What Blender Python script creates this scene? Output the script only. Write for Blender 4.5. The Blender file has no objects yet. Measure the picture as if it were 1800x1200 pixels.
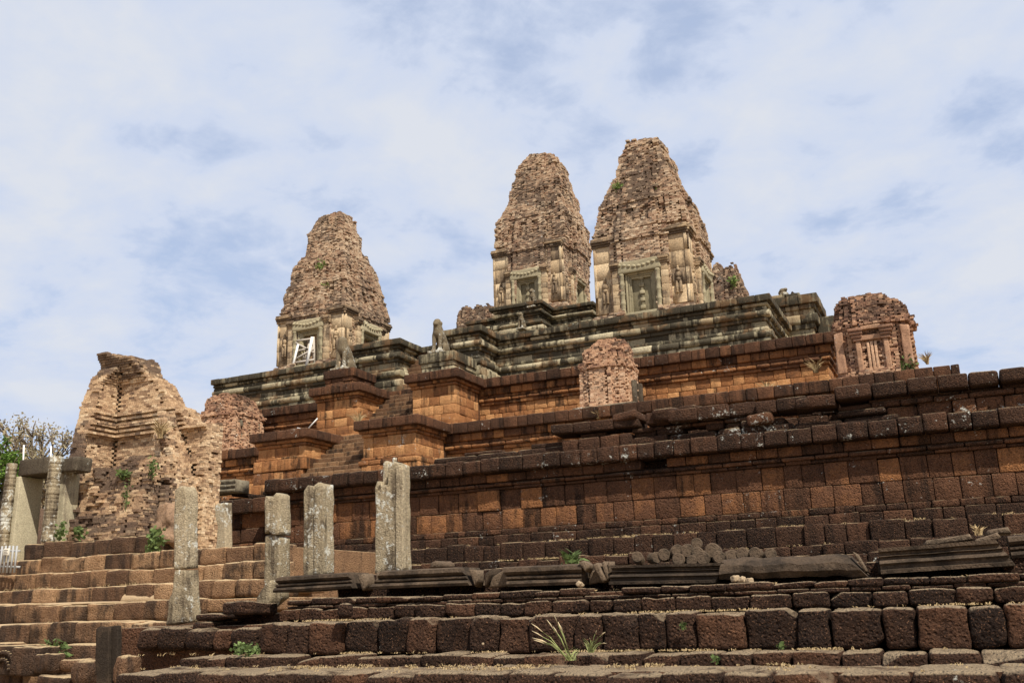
import bpy, math, random
import numpy as np
from mathutils import Vector, Matrix

# ------------------------------------------------------------------ camera, world, sun, exposure
SC = bpy.context.scene
COL = SC.collection
EYE = 1.35
YAW, PIT, ROL, FPX = math.radians(24.5), math.radians(15.53), math.radians(-1.69), 1678.0
_f = np.array([-math.sin(YAW)*math.cos(PIT), math.cos(YAW)*math.cos(PIT), math.sin(PIT)])
_r = np.array([math.cos(YAW), math.sin(YAW), 0.0])
_u = np.cross(_r, _f)
CR = math.cos(ROL)*_r + math.sin(ROL)*_u
CU = -math.sin(ROL)*_r + math.cos(ROL)*_u
CF = _f
cam = bpy.data.cameras.new('camera'); camo = bpy.data.objects.new('camera', cam); COL.objects.link(camo)
cam.sensor_width = 36.0; cam.lens = FPX/1800*36; cam.clip_start = 0.1; cam.clip_end = 6000
M4 = Matrix.Identity(4)
for i in range(3):
    M4[i][0] = CR[i]; M4[i][1] = CU[i]; M4[i][2] = -CF[i]
M4[2][3] = EYE
camo.matrix_world = M4
SC.camera = camo
SC.render.resolution_x, SC.render.resolution_y = 1024, 682
SC.view_settings.view_transform = 'Standard'
SC.view_settings.look = 'None'
SC.view_settings.gamma = 1.0
SC.view_settings.use_curve_mapping = False
SC.view_settings.exposure = 0.42
SC.render.engine = 'CYCLES'
SC.cycles.max_bounces = 5

SUN = Vector((1.0, -0.75, 1.7)).normalized()
sl = bpy.data.lights.new('sun', 'SUN'); sl.energy = 5.0; sl.angle = math.radians(0.53); sl.color = (1.0, 0.93, 0.82)
so = bpy.data.objects.new('sun', sl); COL.objects.link(so)
so.rotation_euler = SUN.to_track_quat('Z', 'Y').to_euler()
so.location = (0, 0, 60)

W = bpy.data.worlds.new('World'); SC.world = W; W.use_nodes = True
nt = W.node_tree; nt.nodes.clear()
def wn(t, **k):
    n = nt.nodes.new(t)
    for a, b in k.items(): setattr(n, a, b)
    return n
wo = wn('ShaderNodeOutputWorld'); bg = wn('ShaderNodeBackground'); bg.inputs['Strength'].default_value = 0.1
sky = wn('ShaderNodeTexSky', sky_type='NISHITA', sun_disc=False)
sky.sun_elevation = math.asin(SUN.z); sky.sun_rotation = math.atan2(SUN.x, SUN.y)
sky.air_density = 1.0; sky.dust_density = 0.6; sky.ozone_density = 1.5
tc = wn('ShaderNodeTexCoord'); sp = wn('ShaderNodeSeparateXYZ'); nt.links.new(tc.outputs['Generated'], sp.inputs[0])
zz = wn('ShaderNodeMath', operation='ADD'); zz.inputs[1].default_value = 0.22; nt.links.new(sp.outputs[2], zz.inputs[0])
dx = wn('ShaderNodeMath', operation='DIVIDE'); dy = wn('ShaderNodeMath', operation='DIVIDE')
for d, o in ((dx, 0), (dy, 1)):
    nt.links.new(sp.outputs[o], d.inputs[0]); nt.links.new(zz.outputs[0], d.inputs[1])
cb = wn('ShaderNodeCombineXYZ'); nt.links.new(dx.outputs[0], cb.inputs[0]); nt.links.new(dy.outputs[0], cb.inputs[1])
mp = wn('ShaderNodeMapping'); mp.inputs['Scale'].default_value = (1.0, 1.05, 1); mp.inputs['Rotation'].default_value = (0, 0, 0.5); mp.inputs['Location'].default_value = (3.3, 1.9, 0)
nt.links.new(cb.outputs[0], mp.inputs['Vector'])
n1 = wn('ShaderNodeTexNoise'); n1.inputs['Scale'].default_value = 2.6; n1.inputs['Detail'].default_value = 9; n1.inputs['Roughness'].default_value = 0.56; n1.inputs['Distortion'].default_value = 0.25
n2 = wn('ShaderNodeTexNoise'); n2.inputs['Scale'].default_value = 7.0; n2.inputs['Detail'].default_value = 8; n2.inputs['Roughness'].default_value = 0.6; n2.inputs['Distortion'].default_value = 0.4
for n in (n1, n2): nt.links.new(mp.outputs[0], n.inputs['Vector'])
mx = wn('ShaderNodeMath', operation='MULTIPLY_ADD'); mx.inputs[1].default_value = 0.42
nt.links.new(n2.outputs['Fac'], mx.inputs[0]); nt.links.new(n1.outputs['Fac'], mx.inputs[2])
rp = wn('ShaderNodeValToRGB'); rp.color_ramp.elements[0].position = 0.57; rp.color_ramp.elements[0].color = (0.70, 0.70, 0.70, 1)
rp.color_ramp.elements[1].position = 0.69; rp.color_ramp.elements[1].color = (0.98, 0.98, 0.98, 1)
nt.links.new(mx.outputs[0], rp.inputs[0])
rc = wn('ShaderNodeValToRGB'); rc.color_ramp.elements[0].position = 0.55; rc.color_ramp.elements[0].color = (4.2, 4.95, 6.6, 1)
rc.color_ramp.elements[1].position = 0.86; rc.color_ramp.elements[1].color = (5.5, 5.75, 6.3, 1)
nt.links.new(mx.outputs[0], rc.inputs[0])
mix = wn('ShaderNodeMix', data_type='RGBA')
nt.links.new(rp.outputs[0], mix.inputs['Factor']); nt.links.new(sky.outputs[0], mix.inputs['A']); nt.links.new(rc.outputs[0], mix.inputs['B'])
nt.links.new(mix.outputs['Result'], bg.inputs['Color']); nt.links.new(bg.outputs[0], wo.inputs[0])

RNG = np.random.default_rng(7)
rnd = random.Random(11)

# ------------------------------------------------------------------ helpers
def px(u, v, Y):
    """the point of the vertical plane y = Y seen in direction (u, v) of the 1800 px survey photograph"""
    d = (u-900)*CR - (v-600)*CU + FPX*CF
    s = Y/d[1]; p = s*d
    return Vector((p[0], p[1], p[2]+EYE))
def Xof(u, v, Y): return px(u, v, Y).x
def Zof(u, v, Y): return px(u, v, Y).z
def gnd(u, v, z):
    d = (u-900)*CR - (v-600)*CU + FPX*CF
    s = (z-EYE)/d[2]; p = s*d
    return Vector((p[0], p[1], z))

def _hash(i, j, k):
    n = (i*374761393 + j*668265263 + k*2147483647 + 1013904223) & 0x7fffffff
    n = (n ^ (n >> 13))*1274126177 & 0x7fffffff
    return ((n ^ (n >> 16)) & 0xffff)/65535.0
def noise(p, f=1.0, oc=2, seed=0):
    p = np.asarray(p, float)*f + seed*17.31
    out = np.zeros(p.shape[:-1]); a = 1.0; t = 0
    for o in range(oc):
        i = np.floor(p).astype(np.int64); q = p - i; q = q*q*(3-2*q)
        v = 0
        for dx_ in (0, 1):
            for dy_ in (0, 1):
                for dz_ in (0, 1):
                    w = (q[..., 0] if dx_ else 1-q[..., 0])*(q[..., 1] if dy_ else 1-q[..., 1])*(q[..., 2] if dz_ else 1-q[..., 2])
                    v = v + w*_hash(i[..., 0]+dx_, i[..., 1]+dy_, i[..., 2]+dz_)
        out += a*v; t += a; a *= 0.5; p = p*2.03 + 5.7
    return out/t*2-1

_topo = {}
def topo(K):
    if K in _topo: return _topo[K]
    idx = {}; pts = []
    def vid(a, b, c):
        if (a, b, c) not in idx:
            idx[(a, b, c)] = len(pts); pts.append((a, b, c))
        return idx[(a, b, c)]
    fs = []
    n = K-1
    for a in range(n):
        for b in range(n):
            fs.append((vid(a, b, 0), vid(a, b+1, 0), vid(a+1, b+1, 0), vid(a+1, b, 0)))
            fs.append((vid(a, b, n), vid(a+1, b, n), vid(a+1, b+1, n), vid(a, b+1, n)))
            fs.append((vid(a, 0, b), vid(a+1, 0, b), vid(a+1, 0, b+1), vid(a, 0, b+1)))
            fs.append((vid(a, n, b), vid(a, n, b+1), vid(a+1, n, b+1), vid(a+1, n, b)))
            fs.append((vid(0, a, b), vid(0, a, b+1), vid(0, a+1, b+1), vid(0, a+1, b)))
            fs.append((vid(n, a, b), vid(n, a+1, b), vid(n, a+1, b+1), vid(n, a, b+1)))
    if K == 4: ab = [(-1, 0), (-1, 1), (1, -1), (1, 0)]
    else:
        m = K-4
        ab = [(-1, 0), (-1, .32)] + [(s, -s) for s in np.linspace(-1, 1, m)] + [(1, -.32), (1, 0)]
    ab = np.array(ab)
    _topo[K] = (np.array(pts), np.array(fs), ab)
    return _topo[K]

def rotm(yaw, tx=0.0, ty=0.0):
    return np.array((Matrix.Rotation(yaw, 3, 'Z') @ Matrix.Rotation(ty, 3, 'Y') @ Matrix.Rotation(tx, 3, 'X')))

class MB:
    """collects blocks, bricks, tubes and free meshes; build() links them as ONE mesh object"""
    def __init__(s):
        s.blk = {}; s.V = []; s.F = []; s.T = []; s.n = 0
    def block(s, c, h, r=.03, yaw=0.0, lvl=4, tint=(.5, .5), amp=0.0, fr=2.2, tilt=0.0):
        tx, ty = (rnd.gauss(0, tilt), rnd.gauss(0, tilt)) if tilt else (0, 0)
        rv = (r, r, r) if not isinstance(r, tuple) else r
        rv = tuple(min(a, .96*b_) for a, b_ in zip(rv, h))
        s.blk.setdefault(lvl, []).append((c, h, rv, rotm(yaw, tx, ty), tint, amp, fr))
    def box(s, x0, x1, y0, y1, z0, z1, **k):
        s.block(((x0+x1)/2, (y0+y1)/2, (z0+z1)/2), ((x1-x0)/2, (y1-y0)/2, (z1-z0)/2), **k)
    def mesh(s, V, F, tint=(.5, .5)):
        V = np.asarray(V, float)
        s.V.append(V); s.F += [tuple(i+s.n for i in f) for f in F]
        s.T.append(np.tile(np.array([tint[0], tint[1], 0.0]), (len(V), 1))); s.n += len(V)
    def quads(s, V, Q, T):
        s.V.append(V); s.F += (Q+s.n).tolist(); s.T.append(T); s.n += len(V)
    def flush(s):
        for K, L in s.blk.items():
            pts, fs, ab = topo(K)
            c = np.array([l[0] for l in L], float); h = np.array([l[1] for l in L], float)
            r = np.array([l[2] for l in L], float); Rm = np.array([l[3] for l in L])
            A = ab[pts][..., 0]; B = ab[pts][..., 1]                      # (P,3)
            p = A[None]*h[:, None, :] + B[None]*r[:, None, :]
            q = np.clip(p, -(h-r)[:, None, :], (h-r)[:, None, :])
            d = (p-q)/r[:, None, :]; ln = np.linalg.norm(d, axis=2, keepdims=True); ln[ln == 0] = 1
            nrm = d/ln
            p = q + nrm*r[:, None, :]
            nrm = nrm/r[:, None, :]; nrm = nrm/np.maximum(np.linalg.norm(nrm, axis=2, keepdims=True), 1e-9)
            p = np.einsum('nij,npj->npi', Rm, p) + c[:, None, :]
            nw = np.einsum('nij,npj->npi', Rm, nrm)
            amp = np.array([l[5] for l in L]); fr = L[0][6]
            if K >= 13:                                                    # broken corners and edges
                cr = np.random.default_rng(K+len(L))
                for _ in range(3):
                    dv = cr.choice([-1.0, 1.0], (len(L), 3))*cr.uniform(.15, 1, (len(L), 3)); dv /= np.linalg.norm(dv, axis=1, keepdims=True)
                    tt = np.abs(dv).sum(1)*cr.uniform(.72, 1.05, len(L))
                    lp = np.einsum('nji,npj->npi', Rm, p-c[:, None, :])/h[:, None, :]
                    ov = np.clip(np.einsum('npi,ni->np', lp, dv)-tt[:, None], 0, None)
                    p = p-np.einsum('nij,npj->npi', Rm, ov[..., None]*dv[:, None, :]*h[:, None, :])
            if amp.max() > 0:
                dsp = noise(p+np.arange(len(L))[:, None, None]*3.7, fr, 4)
                p = p + nw*(dsp*amp[:, None])[..., None]
            N, P_ = p.shape[:2]
            T = np.array([(l[4][0], l[4][1], 0.0) for l in L])
            F = (fs[None]+(np.arange(N)*P_)[:, None, None]).reshape(-1, 4)
            s.quads(p.reshape(-1, 3), F, np.repeat(T, P_, axis=0))
        s.blk = {}
    def build(s, name, mat, parent=None, smooth=True, loc=None):
        s.flush()
        V = np.concatenate(s.V) if s.V else np.zeros((0, 3)); T = np.concatenate(s.T)
        if loc is not None: V = V - np.array(loc)[None]
        me = bpy.data.meshes.new(name)
        me.vertices.add(len(V)); me.vertices.foreach_set('co', V.astype(np.float32).ravel())
        ls = np.array([len(f) for f in s.F]); flat = np.fromiter((i for f in s.F for i in f), dtype=np.int32)
        me.loops.add(len(flat)); me.loops.foreach_set('vertex_index', flat)
        me.polygons.add(len(ls)); me.polygons.foreach_set('loop_start', np.concatenate(([0], np.cumsum(ls)[:-1])).astype(np.int32))
        me.update(calc_edges=True)
        at = me.attributes.new('tint', 'FLOAT_VECTOR', 'POINT'); at.data.foreach_set('vector', T.astype(np.float32).ravel())
        me.polygons.foreach_set('use_smooth', [smooth]*len(ls))
        me.validate()
        me.materials.append(mat)
        o = bpy.data.objects.new(name, me); COL.objects.link(o)
        if loc is not None: o.location = loc
        if parent is not None:
            o.parent = parent
            if loc is None and parent.type == 'EMPTY': o.location = -parent.location
        return o

def tag(o, label=None, cat=None, group=None, kind=None):
    if label: o['label'] = label
    if cat: o['category'] = cat
    if group: o['group'] = group
    if kind: o['kind'] = kind
    return o
def thing(name, loc, label, cat, group=None):
    o = bpy.data.objects.new(name, None); COL.objects.link(o); o.location = loc; o.empty_display_size = .3
    return tag(o, label, cat, group)

# ------------------------------------------------------------------ materials
def nodes(name):
    m = bpy.data.materials.new(name); m.use_nodes = True
    t = m.node_tree; b = t.nodes['Principled BSDF']; b.inputs['Specular IOR Level'].default_value = 0.12
    return m, t, b
class NT:
    def __init__(s, t): s.t = t
    def n(s, typ, ins=None, **k):
        x = s.t.nodes.new(typ)
        for a, b in k.items(): setattr(x, a, b)
        for a, b in (ins or {}).items():
            if hasattr(b, 'node'): s.t.links.new(b, x.inputs[a])
            else: x.inputs[a].default_value = b
        return x
    def math(s, op, a, b=0.0, c=None, clamp=False):
        ins = {0: a, 1: b}
        if c is not None: ins[2] = c
        return s.n('ShaderNodeMath', ins, operation=op, use_clamp=clamp).outputs[0]
    def noise(s, vec, sc, det=5, ro=.55, dist=0.0):
        return s.n('ShaderNodeTexNoise', {'Vector': vec, 'Scale': sc, 'Detail': det, 'Roughness': ro, 'Distortion': dist}).outputs['Fac']
    def ss(s, v, a, b):
        x = s.n('ShaderNodeMapRange', {'Value': v, 'From Min': a, 'From Max': b}, interpolation_type='SMOOTHSTEP'); return x.outputs[0]
    def mix(s, f, a, b, bt='MIX'):
        x = s.n('ShaderNodeMix', {'Factor': f, 'A': a, 'B': b}, data_type='RGBA', blend_type=bt) if False else s.t.nodes.new('ShaderNodeMix')
        x.data_type = 'RGBA'; x.blend_type = bt
        for key, val in (('Factor', f), ('A', a), ('B', b)):
            sock = [i for i in x.inputs if i.name == key and (i.type == 'RGBA' if key != 'Factor' else i.type == 'VALUE')][0]
            if hasattr(val, 'node'): s.t.links.new(val, sock)
            else: sock.default_value = val if key == 'Factor' else (*val, 1)
        return [o for o in x.outputs if o.type == 'RGBA'][0]
    def ramp(s, v, stops):
        x = s.t.nodes.new('ShaderNodeValToRGB'); e = x.color_ramp.elements
        while len(e) < len(stops): e.new(.5)
        for el, (p, c) in zip(e, stops): el.position = p; el.color = (*c, 1)
        s.t.links.new(v, x.inputs[0]); return x.outputs[0]

def stone(name, ramp, dark, stain=(.45, .62), stain_scale=.5, lichen=0.0, dust=0.0, dustc=(.34, .25, .15), pit=28.0, bump=.5, bdist=.03, streak=0.0, fine=9.0, moss=None, speck=0.0):
    m, t, b = nodes(name); k = NT(t)
    co = k.n('ShaderNodeTexCoord').outputs['Object']
    at = k.n('ShaderNodeAttribute', attribute_name='tint').outputs['Vector']
    s3 = k.n('ShaderNodeSeparateXYZ', {0: at}); ta, tb = s3.outputs[0], s3.outputs[1]
    nb = k.noise(co, stain_scale, 6, .62, .4)
    nm = k.noise(co, fine*.45, 6, .65)
    nf = k.noise(co, fine*3.2, 4, .7)
    v = k.math('ADD', ta, k.math('ADD', k.math('MULTIPLY', k.math('SUBTRACT', nm, .5), .42), k.math('MULTIPLY', k.math('SUBTRACT', nb, .5), .45)), clamp=True)
    col = k.ramp(v, ramp)
    d = k.math('ADD', k.math('MULTIPLY', nb, .62), k.math('MULTIPLY', nm, .38))
    d = k.math('ADD', d, k.math('MULTIPLY', k.math('SUBTRACT', tb, .5), .55))
    if streak:
        mpn = k.n('ShaderNodeMapping', {'Vector': co, 'Scale': (2.6, 2.6, .22)}).outputs[0]
        st = k.noise(mpn, 1.4, 5, .6)
        d = k.math('ADD', d, k.math('MULTIPLY', k.math('SUBTRACT', st, .5), streak))
    col = k.mix(k.math('MULTIPLY', k.ss(d, *stain), .9), col, dark)
    # granular value variation
    g = k.n('ShaderNodeMapRange', {'Value': nf, 'From Min': .25, 'From Max': .75, 'To Min': .55, 'To Max': 1.5}).outputs[0]
    col = k.mix(1.0, col, k.n('ShaderNodeCombineXYZ', {0: g, 1: g, 2: g}).outputs[0], 'MULTIPLY')
    if speck:
        sv = k.noise(co, fine*5.5, 3, .75); pv = k.n('ShaderNodeTexVoronoi', {'Vector': co, 'Scale': pit*1.3}).outputs['Distance']
        col = k.mix(k.math('MULTIPLY', k.ss(sv, .56, .72), .55*speck), col, tuple(min(1, x*1.25+.06) for x in ramp[-2][1]))
        col = k.mix(k.math('MULTIPLY', k.math('SUBTRACT', 1.0, k.ss(pv, .10, .30)), .75*speck), col, tuple(x*.5 for x in dark))
    nrm = k.n('ShaderNodeSeparateXYZ', {0: k.n('ShaderNodeNewGeometry').outputs['Normal']}).outputs[2]
    if moss:
        mm = k.math('MULTIPLY', k.ss(k.noise(co, 1.1, 7, .6), .5, .62), moss[0])
        col = k.mix(mm, col, moss[1])
    if dust:
        du = k.math('MULTIPLY', k.ss(nrm, .55, .95), k.ss(k.noise(co, 1.7, 6, .65), .62-.35*dust, .8-.3*dust))
        col = k.mix(k.math('MULTIPLY', du, .85), col, dustc)
    if lichen:
        l1 = k.noise(co, .9, 3, .5); l2 = k.noise(co, 5.5, 8, .68); l3 = k.noise(co, 17, 4, .6)
        lv = k.math('ADD', k.math('MULTIPLY', l1, .35), k.math('ADD', k.math('MULTIPLY', l2, .45), k.math('MULTIPLY', l3, .25)))
        col = k.mix(k.math('MULTIPLY', k.ss(lv, .655-lichen*.13, .70-lichen*.11), .85), col, (.52, .52, .46))
    t.links.new(col, b.inputs['Base Color']); b.inputs['Roughness'].default_value = .93
    vo = k.n('ShaderNodeTexVoronoi', {'Vector': co, 'Scale': pit, 'Randomness': 1.0}).outputs['Distance']
    hgt = k.math('ADD', k.math('MULTIPLY', nf, .8), k.math('ADD', k.math('MULTIPLY', k.ss(vo, .05, .5), .5), k.math('MULTIPLY', nm, 1.3)))
    bp = k.n('ShaderNodeBump', {'Height': hgt, 'Strength': bump, 'Distance': bdist})
    t.links.new(bp.outputs[0], b.inputs['Normal'])
    return m
LAT = [(0, (.026, .0155, .0105)), (.3, (.054, .0285, .018)), (.55, (.128, .060, .032)), (.78, (.34, .15, .058)), (1, (.56, .295, .125))]
M_LAT = stone('laterite', LAT, (.020, .0125, .009), (.49, .70), .55, lichen=.24, dust=.55, pit=17, bump=1.0, bdist=.07, streak=.75, speck=1.0)
M_COP = stone('lichened coping laterite', LAT, (.020, .0125, .009), (.49, .70), .55, lichen=.50, dust=.55, pit=17, bump=1.0, bdist=.07, streak=.75, speck=1.0)
M_FORE = stone('weathered laterite', LAT, (.019, .012, .009), (.47, .70), 1.2, lichen=.02, dust=.95, dustc=(.38, .285, .18), pit=17, bump=1.0, bdist=.12, fine=8, speck=1.0, streak=.3)
M_STEP = stone('worn laterite steps', [(0, (.045, .027, .018)), (.4, (.115, .063, .035)), (.7, (.235, .135, .07)), (1, (.38, .24, .13))], (.032, .021, .015), (.44, .64), 1.0, dust=.9, dustc=(.48, .35, .20), pit=22, bump=.9, bdist=.05, streak=.75, speck=.8)
BRK = [(0, (.11, .07, .05)), (.35, (.25, .15, .095)), (.65, (.40, .285, .185)), (1, (.53, .42, .295))]
M_BRICK = stone('old tower brick', BRK, (.095, .066, .048), (.45, .63), .42, lichen=.26, bump=.6, bdist=.03, streak=.35, fine=5)
M_STUC = stone('stuccoed brick', [(0, (.24, .165, .10)), (.5, (.41, .30, .18)), (1, (.54, .425, .275))], (.10, .072, .05), (.46, .66), .6, lichen=.1, bump=.5, bdist=.03, streak=.5, fine=4)
M_RUBB = stone('red ruin brick', [(0, (.10, .054, .04)), (.35, (.23, .125, .08)), (.65, (.42, .25, .15)), (1, (.54, .37, .24))], (.08, .05, .036), (.5, .7), .6, lichen=.22, bump=.5, bdist=.03, fine=6)
M_LIBR = stone('tan ruin brick', [(0, (.10, .066, .048)), (.35, (.26, .165, .10)), (.65, (.45, .31, .185)), (1, (.58, .45, .295))], (.095, .064, .047), (.50, .70), .7, lichen=.15, bump=.5, bdist=.03, fine=6)
M_SAND = stone('grey sandstone', [(0, (.08, .065, .045)), (.5, (.19, .16, .11)), (1, (.33, .29, .20))], (.05, .038, .027), (.50, .72), .8, lichen=.3, bump=.5, bdist=.03, streak=.5, fine=6)
M_PILL = stone('pillar sandstone', [(0, (.14, .11, .07)), (.5, (.26, .21, .135)), (1, (.42, .35, .24))], (.07, .052, .035), (.48, .66), 1.3, lichen=.82, bump=.7, bdist=.03, streak=.9, fine=7)
M_CREAM = stone('smooth cream sandstone', [(0, (.30, .26, .17)), (1, (.44, .39, .27))], (.16, .13, .09), (.56, .8), .9, lichen=.12, bump=.3, bdist=.015, streak=.8)
M_GREY = stone('dark slab sandstone', [(0, (.032, .022, .015)), (.5, (.092, .064, .042)), (1, (.20, .15, .10))], (.022, .0165, .012), (.46, .64), 1.9, lichen=0, bump=.6, bdist=.02, fine=8)
M_GREEN = stone('green sandstone terrace', [(0, (.11, .09, .057)), (.5, (.26, .225, .145)), (1, (.45, .39, .26))], (.028, .023, .016), (.44, .58), .5, lichen=.12, bump=.5, bdist=.04, streak=.7, fine=4, moss=(.3, (.30, .16, .07)))
M_DOOR = stone('green door sandstone', [(0, (.15, .13, .08)), (1, (.43, .37, .24))], (.08, .065, .043), (.52, .74), 1.0, lichen=.2, bump=.4, bdist=.02, streak=.5)

def plain(name, c, rough=.8, var=.3, sc=6):
    m, t, b = nodes(name); k = NT(t)
    co = k.n('ShaderNodeTexCoord').outputs['Object']
    n_ = k.noise(co, sc, 5, .6)
    col = k.mix(n_, tuple(x*(1-var) for x in c), tuple(x*(1+var) for x in c))
    t.links.new(col, b.inputs['Base Color']); b.inputs['Roughness'].default_value = rough
    return m
M_WOOD = plain('grey weathered timber', (.42, .37, .31), .8, .3, 9)
M_WHITE = plain('white paint', (.72, .70, .66), .6, .1)
M_RUST = plain('rusty steel', (.16, .05, .03), .8, .3)
M_STEEL = plain('grey steel', (.34, .34, .33), .5, .15)
M_ROPE = plain('white cord', (.6, .58, .52), .9, .1)
M_DRY = plain('dry straw grass', (.33, .24, .125), .9, .4, 3)
M_BARK = plain('grey bark', (.16, .125, .09), .9, .3, 4)
M_VOID = plain('painted doorway shade', (.035, .022, .015), .95, .3, 2)  # near-black colour standing for the shade inside door openings
M_SIGN = plain('sign board', (.62, .58, .48), .7, .06)
M_INK = plain('sign ink', (.12, .11, .10), .8, .1)
M_PLASTER = plain('dry plaster lump', (.30, .225, .145), .9, .2, 8)
def leafmat(name, c):
    m, t, b = nodes(name); k = NT(t)
    ta = k.n('ShaderNodeSeparateXYZ', {0: k.n('ShaderNodeAttribute', attribute_name='tint').outputs['Vector']}).outputs[0]
    col = k.mix(ta, tuple(x*.5 for x in c), tuple(x*1.5 for x in c))
    t.links.new(col, b.inputs['Base Color']); b.inputs['Roughness'].default_value = .6
    tr = k.n('ShaderNodeBsdfTranslucent', {'Color': col}); ms = k.n('ShaderNodeMixShader', {0: .3})
    t.links.new(b.outputs[0], ms.inputs[1]); t.links.new(tr.outputs[0], ms.inputs[2])
    t.links.new(ms.outputs[0], t.nodes['Material Output'].inputs[0])
    return m
M_LEAF = leafmat('fresh green leaf', (.12, .165, .055))
M_OLIVE = leafmat('dry olive leaf', (.33, .28, .17))
M_BUSH = leafmat('bright bush leaf', (.10, .17, .03))
M_SEED = leafmat('seed head', (.55, .45, .28))
M_STEM = leafmat('grass stem', (.30, .33, .13))
M_SHRUB = leafmat('tower shrub leaf', (.16, .22, .06))

# ground
m, t, b = nodes('sandy ground'); k = NT(t)
co = k.n('ShaderNodeTexCoord').outputs['Object']
cc = k.ramp(k.noise(co, .35, 8, .62), [(.3, (.27, .19, .11)), (.5, (.40, .29, .175)), (.7, (.48, .37, .23))])
gf = k.noise(co, 14, 5, .7)
cc = k.mix(k.ss(gf, .55, .75), cc, (.22, .15, .085))
t.links.new(cc, b.inputs['Base Color']); b.inputs['Roughness'].default_value = .95
t.links.new(k.n('ShaderNodeBump', {'Height': gf, 'Strength': .6, 'Distance': .05}).outputs[0], b.inputs['Normal'])
M_GROUND = m
g = MB()
n = 90
xs = np.sign(np.linspace(-1, 1, n))*np.abs(np.linspace(-1, 1, n))**3*2500; ys = xs
gv = np.array([(x-12, y+14, 0) for x in xs for y in ys]); 
near = np.hypot(gv[:, 0]+12, gv[:, 1]-14) < 60
gv[:, 2] += np.where(near, noise(gv*np.array([1, 1, 0]), .4, 3)*.06, -.02)
gf_ = [(i*n+j, (i+1)*n+j, (i+1)*n+j+1, i*n+j+1) for i in range(n-1) for j in range(n-1)]
g.mesh(gv, gf_)
tag(g.build('ground', M_GROUND), kind='structure')

# ------------------------------------------------------------------ masonry builders
def course(mb, p0, p1, z0, z1, out=0.0, depth=.6, bl=.6, r=.03, gap=.012, lvl=4, jit=.012, tone=(.5, .9), dk=(.35, .65), amp=.012,
           e0=0.0, e1=0.0, tilt=.004, drop=0.0, zj=.006, var=.25, keep=None, fr=2.2, rl=None):
    p0 = Vector(p0); p1 = Vector(p1); L = (p1-p0).length; u_ = (p1-p0)/L; n_ = Vector((u_.y, -u_.x)); yaw = math.atan2(u_.y, u_.x)
    s = e0; end = L+e1
    while s < end-.02:
        l = bl*rnd.uniform(1-var, 1+var)
        if end-s-l < bl*.45: l = end-s
        if not (drop and rnd.random() < drop) and (keep is None or keep(s+l/2, rnd)):
            c = p0+u_*(s+l/2)+n_*(out-depth/2+rnd.gauss(0, jit))
            zt = z1+rnd.gauss(0, zj)
            mb.block((c.x, c.y, (z0+zt)/2), (l/2-gap/2, depth/2, (zt-z0)/2-gap*.3), (lambda rr: rr if rl is None else (rl, rr, rr))(r*rnd.uniform(.8, 1.25)), yaw, lvl,
                     (rnd.uniform(*tone), rnd.uniform(*dk)), amp, fr, tilt)
        s += l
def wall_path(mb, path, courses, **kw):
    """courses stacked along a plan polyline (outward = right-hand side); corners butt block to block"""
    path = [Vector(p) for p in path]
    for c in courses:
        c = dict(kw, **c); z0, z1 = c.pop('z'); out = c.get('out', 0.0); dp = c.get('depth', .6)
        for i in range(len(path)-1):
            e0 = e1 = 0.0; u_ = (path[i+1]-path[i]).normalized()
            if i > 0:
                pu = (path[i]-path[i-1]).normalized(); cr = pu.x*u_.y-pu.y*u_.x
                if cr > .1: e0 = dp-out
            if i < len(path)-2:
                nu = (path[i+2]-path[i+1]).normalized(); cr = u_.x*nu.y-u_.y*nu.x
                e1 = out if cr > .1 else (-out if cr < -.1 else 0)
            course(mb, path[i], path[i+1], z0, z1, e0=e0, e1=e1, **{a: b_ for a, b_ in c.items()})

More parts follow.
